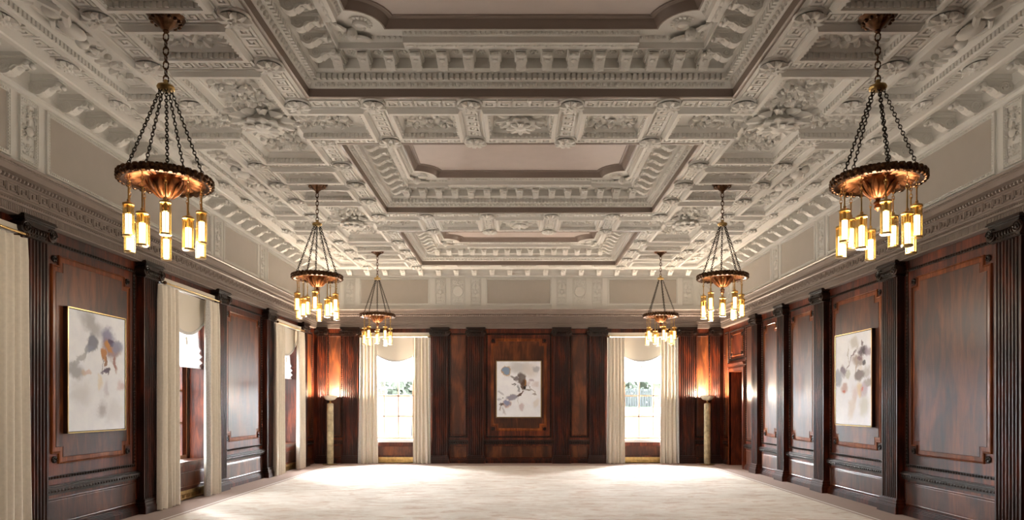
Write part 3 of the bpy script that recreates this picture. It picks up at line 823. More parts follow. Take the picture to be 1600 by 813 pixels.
# large coffers
def large_coffer(yc):
    L = struct(link('large_coffer', None, ceil, (0, yc, ZR)))
    del L['kind']
    R4 = [(-CH, -CL), (CH, -CL), (CH, CL), (-CH, CL)]
    mb = MB()
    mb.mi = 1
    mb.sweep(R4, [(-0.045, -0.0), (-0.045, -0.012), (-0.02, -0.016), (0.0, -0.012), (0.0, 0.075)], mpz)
    mb.mi = 0
    mb.sweep(R4, [(0.0, 0.075), (0.012, 0.078), (0.030, 0.10), (0.048, 0.128), (0.075, 0.132), (0.075, 0.19), (0.112, 0.193), (0.115, 0.205), (0.13, 0.22), (0.14, 0.225), (0.14, 0.33),
                  (0.40, 0.33), (0.405, 0.285), (0.42, 0.285), (0.425, 0.345), (0.44, 0.35), (0.46, 0.365), (0.475, 0.38), (0.48, 0.385), (0.60, 0.385)], mpz)
    # egg row and dentils
    for i in range(4):
        a = Vector(R4[i]); b = Vector(R4[(i+1) % 4]); d = (b-a).normalized(); nn = Vector((-d.y, d.x)); ln = (b-a).length
        k = round((ln-0.16)/0.074)
        for j in range(k):
            q = a+d*(0.08+(ln-0.16)*(j+0.5)/k)+nn*0.036
            mb.ell((q.x, q.y, 0.103), (0.026, 0.026, 0.027), 6, 4); g = q+d*0.037; mb.gem(g.x, g.y, 0.10, 0.008, 0.008, 0.026)
        k = round((ln-0.20)/0.058)
        for j in range(k):
            q = a+d*(0.10+(ln-0.20)*(j+0.5)/k)+nn*0.090; hx = 0.019; A = abs(d.x)*hx+abs(nn.x)*0.022; B = abs(d.y)*hx+abs(nn.y)*0.022
            mb.box(q.x-A, q.x+A, q.y-B, q.y+B, 0.135, 0.187)
        k = round((ln-0.76)/0.268)
        for j in range(k):
            q = a+d*(0.38+(ln-0.76)*(j+0.5)/k)+nn*0.27
            for e_ in range(6): mb.ell((q.x+0.028*math.cos(e_*PI/3), q.y+0.028*math.sin(e_*PI/3), 0.325), (0.017, 0.017, 0.014), 6, 4)
            mb.ell((q.x, q.y, 0.32), (0.012, 0.012, 0.014), 6, 4)
        k = round((ln-0.95)/0.055)
        for j in range(k):
            q = a+d*(0.475+(ln-0.95)*(j+0.5)/k)+nn*0.468; mb.ell((q.x, q.y, 0.368), (0.018, 0.018, 0.016), 6, 4)
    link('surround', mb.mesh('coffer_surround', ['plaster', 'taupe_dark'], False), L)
    # projecting middle sections
    for (hx, hy, ax) in ((1.17, 0.0, 0), (0.62, 0.0, 1)):
        for s in (-1, 1):
            mb = MB(); hl = hx
            if ax == 0: P = lambda a, o, h, s=s: (a, s*(CL-o), h)
            else: P = lambda a, o, h, s=s: (s*(CH-o), a, h)
            pr = [(0.42, 0.285), (0.53, 0.285), (0.535, 0.345), (0.55, 0.35), (0.565, 0.375), (0.58, 0.385)]
            vs = [P(-hl, o, h) for o, h in pr]+[P(hl, o, h) for o, h in pr]+[P(-hl, 0.42, 0.385), P(hl, 0.42, 0.385)]; n = len(pr)
            mb.add(vs, [(i, i+1, n+i+1, n+i) for i in range(n-1)]+[tuple(range(n))+(2*n,), tuple(range(2*n-1, n-1, -1))+(2*n+1,)])
            k = round(2*hl/0.05)
            for j in range(k):
                q = P(-hl+2*hl*(j+0.5)/k, 0.56, 0.366); mb.ell(q, (0.017, 0.017, 0.018), 6, 4)
            k = round(2*hl/0.13)
            for j in range(k):
                q = P(-hl+2*hl*(j+0.5)/k, 0.475, 0.282)
                mb.ell(q, (0.045 if ax == 0 else 0.02, 0.02 if ax == 0 else 0.045, 0.01), 8, 4); mb.gem(*P(-hl+2*hl*(j+1)/k-0.001, 0.475, 0.28), 0.02, 0.02, 0.012)
            link('projecting_moulding', mb.mesh('projecting_moulding', 'plaster', False), L)
    # brackets
    def brow(a0, a1, place, rz):
        k = round((a1-a0)/0.268)
        for i in range(k+1): link('bracket', brk_s, L, place(a0+(a1-a0)*i/k), rz)
    brow(-1.88, 1.88, lambda a: (a, CL-0.14, 0.335), PI); brow(-1.88, 1.88, lambda a: (a, -CL+0.14, 0.335), 0)
    brow(-1.10, 1.10, lambda a: (CH-0.14, a, 0.335), PI/2); brow(-1.10, 1.10, lambda a: (-CH+0.14, a, 0.335), -PI/2)
    # soffit and centre panel with quarter-round bites
    ins = 0.60; hx, hy = CH-ins, CL-ins; r = 0.32
    P = []
    for (cx, cy, a0) in ((hx, -hy, PI), (hx, hy, -PI/2), (-hx, hy, 0), (-hx, -hy, PI/2)):
        for k in range(9):
            a = a0-(PI/2)*k/8 if False else a0-(PI/2)*k/8
            P.append((cx+r*math.cos(a), cy+r*math.sin(a)))
    hxo, hyo = CH-0.47, CL-0.47
    # flat soffit between the outer rectangle and the bitten outline
    mb = MB(); O = []
    for (x, y) in P:
        # project each outline point to the outer rectangle
        sx, sy = (1 if x > 0 else -1), (1 if y > 0 else -1)
        tx = abs(x) > hx-r-1e-6; ty = abs(y) > hy-r-1e-6
        O.append((x, y))
    n = len(P); Q = []
    per = 9
    for g in range(4):
        for k in range(per):
            x, y = P[g*per+k]; sx = 1 if P[g*per+4][0] > 0 else -1; sy = 1 if P[g*per+4][1] > 0 else -1
            # first point lies on one side, last on the other
            f = k/(per-1)
            first_on_x = (g % 2 == 0)   # arc starts on the horizontal side
            if first_on_x:
                Q.append((x if k == 0 else sx*hxo, sy*hyo) if f <= 0.5 else (sx*hxo, sy*hyo if k < per-1 else y))
            else:
                Q.append((sx*hxo, y if k == 0 else sy*hyo) if f <= 0.5 else (sx*hxo if k < per-1 else x, sy*hyo))
    mb.add([(x, y, 0.384) for x, y in P]+[(x, y, 0.384) for x, y in Q], [(i, (i+1) % n, n+(i+1) % n, n+i) for i in range(n)])
    link('soffit', mb.mesh('soffit', 'plaster', False), L)
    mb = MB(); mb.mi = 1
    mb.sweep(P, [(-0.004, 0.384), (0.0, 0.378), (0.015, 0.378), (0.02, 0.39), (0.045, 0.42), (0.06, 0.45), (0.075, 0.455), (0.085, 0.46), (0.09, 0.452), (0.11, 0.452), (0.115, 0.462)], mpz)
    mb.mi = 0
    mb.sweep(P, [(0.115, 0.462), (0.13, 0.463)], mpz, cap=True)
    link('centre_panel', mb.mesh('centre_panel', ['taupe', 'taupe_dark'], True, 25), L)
    # winged heads and cartouches in the corners
    for sx in (-1, 1):
        for sy in (-1, 1):
            a = math.atan2(-sy, -sx)
            link('cherub_relief', cherub, L, (sx*(CH-0.62), sy*(CL-0.62), 0.384), a)
brk_s = bracket_mesh(0.25, 0.10, 0.095)
def _cherub(mb):
    # local +x points to the centre of the coffer
    mb.ell((-0.03, 0, 0.05), (0.062, 0.058, 0.06), 12, 8)           # head
    mb.ell((0.015, 0, 0.075), (0.016, 0.012, 0.02), 6, 4)           # nose
    for s in (-1, 1):
        mb.ell((-0.05, s*0.045, 0.05), (0.03, 0.03, 0.04), 8, 5)    # curls
        mb.ell((0.0, s*0.025, 0.085), (0.014, 0.012, 0.012), 6, 4)
        for k in range(6): mb.leaf(-0.06, s*0.04, s*(PI/2+0.55-0.20*k), 0.34-0.035*k, 0.075, 0.03, 0.008*k, 0.25)
    mb.lathe([(0.075, 0.0), (0.075, 0.03), (0.06, 0.045), (0.048, 0.025), (0.0, 0.04)], 20, (0.12, 0, 0), cap=False)
    for k in range(9):
        b = PI*0.5*(k-4)/4; mb.leaf(0.12+0.07*math.cos(b), 0.07*math.sin(b), b, 0.05, 0.04, 0.02, 0.0, 0.4)
cherub = down('cherub_relief', _cherub)
for yc in BAYS: large_coffer(yc)

# ------------------------------------------------------------------ windows
def window(idx, side, u, detailed=True):
    T, rz = FR[side]
    n0 = -0.36
    mb = MB(T); z0, z1 = WINZ; fr = 0.035
    W = struct(link('window_%d' % idx, None))
    mb.box(u-WHW, u-WHW+fr, n0-0.04, n0+0.04, z0, z1); mb.box(u+WHW-fr, u+WHW, n0-0.04, n0+0.04, z0, z1)
    mb.box(u-WHW, u+WHW, n0-0.04, n0+0.04, z0, z0+0.06); mb.box(u-WHW, u+WHW, n0-0.04, n0+0.04, z1-0.04, z1)
    link('frame', mb.mesh('window_frame', 'sash', False), W)
    mb = MB(T); t = 0.017
    for x in (-0.365, 0, 0.365): mb.box(u+x-t, u+x+t, n0-0.015, n0+0.02, z0+0.06, z1-0.04)
    for k in range(1, 5): z = z0+0.06+0.52*k; mb.box(u-WHW+fr, u+WHW-fr, n0-0.015, n0+0.02, z-t, z+t)
    link('glazing_bars', mb.mesh('glazing_bars', 'sash', False), W)
    mb = MB(T); mb.box(u-WHW+fr, u+WHW-fr, n0-0.008, n0-0.004, z0+0.05, z1-0.03); link('glass_pane', mb.mesh('glass_pane', 'pane', False), W)
    if side == 'left':
        mb = MB(T); mb.box(u+WHW-0.17, u+WHW-fr, n0-0.04, n0+0.03, z0, z1); mb.box(u-WHW+fr, u-WHW+0.17, n0-0.04, n0+0.03, z0, z1); link('jamb_board', mb.mesh('jamb_board', 'wood', False), W)
    if not detailed: return
    mb = MB(T); mb.box(u-WHW, u+WHW, n0+0.02, 0.03, z0-0.035, z0+0.004); mb.box(u-WHW, u+WHW, -0.02, 0.022, z0-0.06, z0-0.035)
    link('window_sill', mb.mesh('window_sill', 'sill' if side == 'back' else 'veneer', False), W)
    # panelled apron and skirting under the sill
    p = link('apron_panel', None, walls[side])
    raised(T, p, u-WHW+0.02, u+WHW-0.02, 0.19, 0.42)
    mb = MB(T); mb.box(u-0.86, u+0.86, 0, 0.014, 0.44, 0.52); link('apron_rail', mb.mesh('apron_rail', 'wood', False), p)
    if side == 'left':
        mb = MB(T)  # thin dark stop and panel in the far reveal
        mb.box(u+WHW-0.03, u+WHW, n0+0.04, n0+0.07, z0, z1)
        link('reveal_stop', mb.mesh('reveal_stop', 'carved', False), W)
n = 1
for u in LEFTWIN: window(n, 'left', u); n += 1
for u in BACKWIN: window(n, 'back', u); n += 1

def wave(u, folds, amp, ph): return amp*math.sin(u*folds*2*PI+ph)+amp*0.22*math.sin(u*folds*3.1*PI+ph*1.7)
def curtain_mesh(wd, h, folds, seed, lace_side=0, lean=0.0):
    """pleated cloth; local x along the wall, y out, z up from the hem"""
    rnd = random.Random(seed); ph = rnd.uniform(0, 6); nx, nz = folds*10, 14
    def strip(u0, u1, nxx, off, mat):
        mb = MB(); vs = []; fs = []
        for sgn in (0, 1):
            for j in range(nz+1):
                t = j/nz; z = h*t
                pinch = 0.93 if t > 0.95 else (0.92+0.10*(1-t)**1.3)
                amp = 0.034*(0.45 if t > 0.96 else 0.8+0.35*(1-t))
                for i in range(nxx+1):
                    u = u0+(u1-u0)*i/nxx
                    drift = 0.02*math.sin(u*9+seed)*(1-t)**2
                    x = (u-0.5)*wd*pinch+drift+lean*(1-t)**2
                    y = wave(u, folds, amp, ph+0.5*math.sin(2*t+seed))+off+(0.0 if sgn == 0 else -0.012)
                    vs.append((x, y, z+(0.0 if j else 0.006*math.sin(u*40))+0.008))
        K = (nz+1)*(nxx+1)
        for j in range(nz):
            for i in range(nxx):
                k = j*(nxx+1)+i; fs.append((k, k+1, k+nxx+2, k+nxx+1)); fs.append((K+k+nxx+1, K+k+nxx+2, K+k+1, K+k))
        for j in range(nz):
            k = j*(nxx+1); fs.append((k, k+nxx+1, K+k+nxx+1, K+k)); k += nxx; fs.append((k+nxx+1, k, K+k, K+k+nxx+1))
        for i in range(nxx):
            fs.append((i+1, i, K+i, K+i+1)); k = nz*(nxx+1)+i; fs.append((k, k+1, K+k+1, K+k))
        mb.add(vs, fs); return mb.mesh(mat, mat, True, 60)
    cloth = strip(0, 1, nx, 0, 'curtain')
    lace = None
    if lace_side: lace = strip(0.0, 0.13, 10, 0.006, 'lace') if lace_side < 0 else strip(0.87, 1.0, 10, 0.006, 'lace')
    return cloth, lace
def curtain(side, u, wd, seed, lace, label, group=None, nn=0.16):
    T, rz = FR[side]
    c, l = curtain_mesh(wd, 3.105, 5, seed, lace)
    o = tag(link('curtain', c, None, T(u, nn, 0), rz), label, 'curtain', group)
    if l: link('edge_band', l, o, label='paler patterned edge band')
    return o
def rod(side, u, half, label):
    T, rz = FR[side]; r = root('curtain_rod', T(u, 0.16, 3.152), label, 'curtain rod', None, rz)
    mb = MB(); mb.tube([(-half, 0, 0), (half, 0, 0)], 0.013, 8); link('pole', mb.mesh('pole', 'brass'), r)
    for s in (-1, 1):
        mb = MB(); mb.ell((s*(half+0.02), 0, 0), (0.03, 0.026, 0.026), 10, 6); mb.lathe([(0.018, -0.01), (0.018, 0.01)], 10, (s*half, 0, 0), 'x'); link('finial', mb.mesh('finial', 'bronze'), r)
        mb = MB(); mb.box(s*(half-0.005)-0.008, s*(half-0.005)+0.008, -0.155, 0.0, -0.008, 0.008); link('wall_bracket', mb.mesh('wall_bracket', 'bronze', False), r)
def blind_set(side, u, where, hw=0.72, drop=1.0):
    T, rz = FR[side]
    # shaped ivory blind with head board, scalloped hem and tassel
    r = root('scalloped_blind', T(u, 0.055, 3.25), 'ivory blind with scalloped hem and tassel, '+where, 'window blind', None, rz)
    mb = MB(); mb.box(-0.84, 0.84, -0.045, 0.04, -0.095, -0.01); link('head_board', mb.mesh('head_board', 'valance', False), r)
    def hem(x):
        q = abs(x)/0.46
        return -0.735+0.145*min(q, 1.6)**2
    def sheet(top, thick, y0, mat, name, band=False):
        mb = MB(); nx = 28; vs = []; 
        for yy in (y0, y0+thick):
            for i in range(nx+1):
                x = -hw+2*hw*i/nx; b = hem(x)
                t_ = b+0.045 if band else top
                vs += [(x, yy, t_), (x, yy, (t_+b)/2), (x, yy, b)]
        K = 3*(nx+1); fs = []
        for i in range(nx):
            for j in range(2):
                k = i*3+j; fs.append((k, k+1, k+4, k+3)); fs.append((K+k+3, K+k+4, K+k+1, K+k))
            fs.append((i*3+2, K+i*3+2, K+i*3+5, i*3+5)); fs.append((i*3, i*3+3, K+i*3+3, K+i*3))
        mb.add(vs, fs); return link(name, mb.mesh(name, mat, False), r)
    sheet(-0.12, 0.012, -0.03, 'valance', 'cloth'); sheet(0, 0.008, -0.018, 'lace', 'braid_trim', True)
    mb = MB(); mb.lathe([(0.002, 0.0), (0.004, -0.03), (0.016, -0.04), (0.018, -0.06), (0.012, -0.068), (0.02, -0.15), (0.0, -0.15)], 10, (0, -0.02, -0.735)); link('tassel', mb.mesh('tassel', 'valance'), r)
    # sheer folded blind behind it
    s = root('sheer_blind', T(u, -0.14, 3.2), 'white sheer folded blind behind the scalloped one, '+where, 'window blind', None, rz)
    mb = MB(); zz = [0.0, -0.3, -0.6, -0.80, -0.86, -0.90, -0.96, -1.00, -1.06, -1.10, -1.155]; yy = [0, 0, 0, 0.012, 0.045, 0.012, 0.055, 0.015, 0.06, 0.02, 0.05]
    if side == 'back': yy = [y*0.4 for y in yy]
    nx = 10; vs = []; K = len(zz)
    for i in range(nx+1):
        x = -0.76+1.52*i/nx
        for k in range(K): vs.append((x, yy[k]*(1+0.15*math.sin(x*7+k)), zz[k]+0.008*math.cos(x*4)))
    mb.add(vs, [(i*K+k, i*K+k+1, (i+1)*K+k+1, (i+1)*K+k) for i in range(nx) for k in range(K-1)])
    link('voile', mb.mesh('voile', 'sheer', True, 60), s)
    mb = MB(); mb.tube([(-0.76, 0.02, -1.15), (0.76, 0.02, -1.15)], 0.012, 8); link('hem_bar', mb.mesh('hem_bar', 'sheer'), s)
names_l = ['nearest window of the left wall', 'left-wall window just beyond the painting', 'farthest left-wall window near the corner']
for i, u in enumerate(LEFTWIN):
    nm = names_l[i]
    rod('left', u, 0.86, 'thin brass curtain rod over the '+nm)
    blind_set('left', u, nm)
curtain('left', LEFTWIN[0]+0.62, 0.52, 4, 0, 'long cream curtain at the left edge of the photo beside the dark fluted pilaster')
curtain('left', LEFTWIN[0]-0.62, 0.52, 9, 0, 'cream curtain on the camera side of the nearest left window')
curtain('left', LEFTWIN[1]-0.735, 0.60, 5, 0, 'cream pleated curtain hanging just past the left painting and its pilaster')
curtain('left', LEFTWIN[1]+0.62, 0.50, 2, 1, 'cream curtain with pale edge band left of the plain tall left-wall panel')
curtain('left', LEFTWIN[2]-0.765, 0.60, 7, 0, 'cream curtain on the near side of the farthest left-wall window')
curtain('left', LEFTWIN[2]+0.62, 0.46, 1, 1, 'cream curtain on the far side of the farthest left-wall window, next to the corner')
for i, u in enumerate(BACKWIN):
    sd = ('left', 'right')[i]
    rod('back', u, 0.86, 'thin brass curtain rod over the %s window of the end wall' % sd)
    blind_set('back', u, '%s window of the end wall' % sd)
    curtain('back', u-0.66, 0.46, 12+i, 1, 'floor-length cream curtain on the left side of the %s end-wall window' % sd)
    curtain('back', u+0.66, 0.46, 15+i, -1, 'floor-length cream curtain on the right side of the %s end-wall window' % sd)

def grille(side, u, label):
    T, rz = FR[side]; r = root('floor_grille', T(u, 0.0, 0.0), label, 'heating grille', None, rz)
    mb = MB(); h = 0.86
    mb.box(-h, h, 0, 0.03, 0.015, 0.04); mb.box(-h, h, 0, 0.03, 0.10, 0.125); mb.box(-h, h, 0, 0.035, 0.125, 0.15); mb.box(-h, h, 0.0, 0.012, 0.04, 0.10)
    link('frame', mb.mesh('grille_frame', 'brass', False), r)
    mb = MB(); k = 44
    for i in range(k): x = -h+2*h*(i+0.5)/k; mb.box(x-0.011, x+0.011, 0.012, 0.026, 0.04, 0.10)
    link('bars', mb.mesh('grille_bars', 'brass', False), r)
for i, u in enumerate(LEFTWIN): grille('left', u, 'low brass grille under the '+names_l[i])
for i, u in enumerate(BACKWIN): grille('back', u, 'low brass heating grille at the floor under the %s window of the end wall' % ('left', 'right')[i])

# ------------------------------------------------------------------ door on the right wall
dc = (DOOR_U[0]+DOOR_U[1])/2
T = T_right
D = struct(link('door_1', None))
mb = MB(T); a, b = DOOR_U
for (o, p) in ((0.11, 0.03), (0.075, 0.05), (0.03, 0.038)):
    mb.box(a-o, a, 0, p, 0, DOOR_Z+o); mb.box(b, b+o, 0, p, 0, DOOR_Z+o); mb.box(a, b, 0, p, DOOR_Z, DOOR_Z+o)
mb.box(a-0.14, b+0.14, 0, 0.09, DOOR_Z+0.16, DOOR_Z+0.19); mb.box(a-0.12, b+0.12, 0, 0.07, DOOR_Z+0.13, DOOR_Z+0.16)
link('door_case', mb.mesh('door_case', 'wood', False), D)
mb = MB(T); mb.box(a, b, -0.30, -0.25, 0, DOOR_Z)
leaf_ = link('door_leaf', mb.mesh('door_leaf', 'wood', False), D)
for (z0, z1) in ((0.15, 0.85), (1.05, 2.10)):
    for (x0, x1) in ((a+0.1, dc-0.04), (dc+0.04, b-0.1)):
        mb = MB(T); mb.sweep([(x0, z0), (x1, z0), (x1, z1), (x0, z1)], [(0, -0.25), (0.005, -0.232), (0.02, -0.236), (0.03, -0.246)], lambda x, y, h: (x, h, y), cap=True)
        link('door_panel', mb.mesh('door_panel', 'veneer', False), leaf_)
mb = MB(T); mb.box(a+0.05, a+0.10, -0.25, -0.235, 0.86, 1.06); mb.tube([(a+0.075, -0.24, 0.96), (a+0.075, -0.17, 0.96)], 0.011, 8); mb.tube([(a+0.06, -0.17, 0.96), (a+0.24, -0.17, 0.955)], 0.013, 8)
link('door_handle', mb.mesh('door_handle', 'brass'), leaf_, label='brass lever handle on a plate')
mb = MB(T); mb.box(a-0.02, b+0.02, -0.45, -0.44, -0.0, DOOR_Z+0.02); link('door_backing', mb.mesh('door_backing', 'wood', False), D)
p = link('overdoor_panel', None, walls['right'])
mb = MB(T); bead_rect(mb, a+0.0, b-0.0, 2.52, 3.20); link('bead_moulding', mb.mesh('bead_moulding', 'carved', False), p)
mb = MB(T); mb.sweep(notched(a+0.08, b-0.08, 2.60, 3.12, 0.09), [(0, 0), (0, 0.016), (0.012, 0.022), (0.02, 0.012)], lambda x, y, h: (x, h, y)); link('inner_moulding', mb.mesh('inner_moulding', 'inlay', False), p)
for uu in (a+0.12, b-0.12):
    for zz in (2.64, 3.08): link('corner_rosette', small_ros, p, T(uu, 0, zz), PI/2)

# ------------------------------------------------------------------ paintings
def px_center(X, Y): return ((X-348)/263, (415-Y)/330)
def bl(X, Y, rx, ry, rot, c, op, soft): u, v = px_center(X, Y); return (u, v, rx/263, ry/330, rot, c, op, soft)
G = rgb
P_mid = [bl(350, 150, 130, 80, 0, G(178, 180, 184), .75, .8), bl(485, 180, 100, 90, 0, G(206, 202, 200), .7, .9), bl(560, 170, 42, 36, 0, G(150, 160, 176), .7, .6),
         bl(198, 190, 54, 55, 0, G(170, 130, 74), .9, .25), bl(198, 188, 42, 45, 0, G(120, 142, 172), 1, .3), bl(285, 285, 55, 7, 0.75, G(110, 104, 108), .8, .5),
         bl(385, 285, 50, 66, 0, G(92, 78, 76), .95, .4), bl(395, 270, 28, 40, 0, G(120, 116, 116), .7, .6), bl(405, 365, 32, 58, 0.1, G(72, 46, 28), .95, .4), bl(430, 385, 16, 22, 0, G(14, 10, 8), 1, .3),
         bl(420, 330, 12, 34, 0, G(160, 108, 40), .8, .5), bl(320, 290, 20, 18, 0, G(64, 36, 50), .8, .5), bl(360, 472, 66, 16, -0.5, G(66, 34, 22), .95, .3), bl(280, 355, 30, 11, -0.2, G(96, 100, 112), .9, .4), bl(305, 370, 22, 8, -0.8, G(80, 82, 92), .9, .4),
         bl(340, 405, 14, 38, 0.1, G(140, 146, 158), .85, .5), bl(468, 418, 34, 15, 0.1, G(110, 106, 106), .85, .4), bl(465, 420, 18, 6, 0.1, G(180, 170, 165), .7, .5), bl(515, 425, 66, 4, 0.9, G(110, 104, 108), .8, .5),
         bl(530, 480, 24, 14, -0.6, G(130, 124, 124), .8, .5), bl(255, 515, 64, 34, -0.2, G(128, 126, 146), .9, .5), bl(205, 590, 56, 54, 0, G(190, 152, 140), .8, .3), bl(205, 582, 46, 48, 0, G(124, 138, 176), .9, .4),
         bl(215, 545, 26, 14, 0.4, G(240, 240, 242), .8, .5), bl(140, 610, 20, 20, 0, G(60, 36, 26), .9, .5), bl(122, 650, 8, 30, 0.2, G(120, 96, 90), .7, .6), bl(165, 690, 14, 44, -0.3, G(176, 174, 182), .7, .8),
         bl(382, 628, 30, 50, 0, G(194, 180, 188), .8, .5), bl(495, 305, 28, 25, 0, G(160, 150, 170), .75, .7), bl(535, 360, 30, 34, 0, G(206, 200, 206), .7, .8), bl(575, 360, 26, 34, 0, G(204, 198, 202), .7, .8), bl(460, 350, 24, 30, 0, G(190, 176, 186), .7, .7),
         bl(140, 460, 30, 14, 0.6, G(176, 178, 192), .7, .5), bl(108, 532, 26, 15, 0, G(172, 176, 194), .7, .5), bl(152, 505, 8, 6, 0, G(60, 60, 80), .8, .5), bl(330, 550, 6, 48, 0, G(186, 186, 190), .7, .6), bl(565, 590, 26, 60, 0.3, G(222, 220, 220), .8, .8)]
P_left = [(-.22, .82, .45, .16, .4, G(150, 152, 158), .75, .8), (-.2, .50, .16, .17, .3, G(96, 100, 120), .9, .5), (-.32, .36, .20, .06, -.5, G(128, 136, 160), .85, .5), (-.62, .22, .34, .05, -.6, G(160, 164, 172), .8, .6), (.4, .62, .24, .18, 0, G(110, 108, 150), .85, .6),
          (.5, .46, .34, .17, .2, G(140, 112, 120), .9, .6), (.42, .48, .18, .09, .4, G(190, 128, 44), .9, .5), (.52, .58, .12, .06, 0, G(60, 40, 84), .95, .4), (.72, .50, .2, .10, 0, G(130, 138, 170), .8, .7), (.16, .32, .10, .13, .3, G(176, 112, 34), .95, .4),
          (.26, .22, .05, .10, 0, G(128, 78, 30), .9, .4), (.64, .20, .07, .14, -.3, G(140, 88, 84), .9, .5), (.34, .05, .13, .055, -.3, G(58, 38, 74), .95, .4), (.22, 0, .14, .03, -.2, G(80, 62, 96), .85, .5), (.15, .14, .02, .16, 0, G(110, 110, 124), .8, .5),
          (-.78, .0, .28, .13, 0, G(150, 152, 160), .85, .7), (-.5, -.02, .10, .06, 0, G(196, 176, 156), .7, .6), (-.35, -.02, .10, .05, 0, G(206, 180, 176), .7, .6), (.3, -.30, .10, .16, .1, G(196, 194, 206), .75, .8), (.85, -.22, .16, .10, 0, G(200, 182, 190), .8, .8),
          (.12, -.66, .15, .15, 0, G(160, 160, 170), .85, .7), (-.6, -.4, .3, .2, .3, G(206, 208, 214), .7, .9), (.6, -.7, .4, .2, 0, G(206, 208, 214), .6, .9), (.05, -.18, .1, .12, 0, G(220, 206, 180), .6, .8)]
P_right = [(.10, .82, .22, .12, 0, G(190, 190, 188), .85, .7), (.52, .80, .08, .07, 0, G(88, 66, 84), .85, .5), (.55, .62, .30, .10, .1, G(84, 66, 84), .95, .5), (.62, .60, .16, .06, 0, G(52, 44, 50), .95, .4), (.9, .58, .2, .10, 0, G(160, 150, 170), .85, .7),
           (.32, .42, .30, .14, .1, G(150, 136, 134), .9, .6), (.38, .48, .14, .06, 0, G(112, 84, 100), .85, .5), (.62, .33, .09, .06, 0, G(56, 52, 62), .95, .4), (.2, .30, .05, .16, 0, G(176, 160, 150), .8, .5), (.4, .08, .26, .11, 0, G(108, 96, 96), .9, .5),
           (.42, .22, .12, .05, 0, G(222, 220, 218), .8, .5), (.78, .14, .2, .12, 0, G(186, 186, 186), .85, .7), (.85, -.10, .25, .10, 0, G(160, 156, 156), .85, .6), (-.1, .42, .55, .018, -.85, G(104, 92, 106), .9, .5), (-.25, .5, .02, .3, 0, G(180, 180, 182), .8, .5),
           (-.55, .20, .16, .13, .3, G(104, 92, 112), .9, .6), (-.85, .05, .22, .16, .3, G(154, 162, 178), .85, .6), (-.28, .10, .14, .08, 0, G(186, 188, 182), .8, .6), (-.48, -.20, .20, .12, 0, G(178, 146, 144), .85, .6), (-.52, -.26, .06, .04, 0, G(186, 88, 66), .8, .6),
           (.38, -.22, .14, .16, 0, G(206, 178, 120), .7, .7), (.60, -.24, .2, .14, 0, G(176, 160, 178), .75, .7), (.5, -.24, .05, .04, 0, G(196, 84, 60), .8, .6), (.12, -.34, .16, .2, .2, G(200, 180, 180), .7, .8), (-.05, -.66, .18, .26, .2, G(206, 198, 192), .8, .8), (.62, -.60, .24, .24, 0, G(196, 198, 192), .8, .8)]
def painting(side, u, blobs, seed, label):
    T, rz = FR[side]; M['p%d' % seed] = painting_mat('floral_ink_wash_%d' % seed, blobs, seed)
    r = root('painting', T(u, 0.0, 1.84), label, 'painting', None, rz)
    mb = MB(); mb.box(-0.545, 0.545, 0.02, 0.06, -0.69, 0.69); link('canvas', mb.mesh('canvas', 'p%d' % seed, False), r)
    mb = MB(); e, g = 0.565, 0.71
    for (y0, y1, mi) in ((0.01, 0.058, 1), (0.058, 0.068, 0)):  # frame sides coloured dark to stand in for their shadow, front lip gold
        mb.mi = mi
        mb.box(-e, -e+0.012, y0, y1, -g, g); mb.box(e-0.012, e, y0, y1, -g, g); mb.box(-e, e, y0, y1, -g, -g+0.012); mb.box(-e, e, y0, y1, g-0.012, g)
    link('frame', mb.mesh('frame', ['gold', 'carved'], False), r)
painting('left', 8.155, P_left, 1, 'gold-framed floral ink painting on the left wall, purple and ochre bloom at top')
painting('back', 0.0, P_mid, 2, 'gold-framed floral ink painting centred on the end wall, dark branch and blue cup')
painting('right', 10.34, P_right, 3, 'gold-framed floral ink painting on the right wall, mauve and grey blossoms')

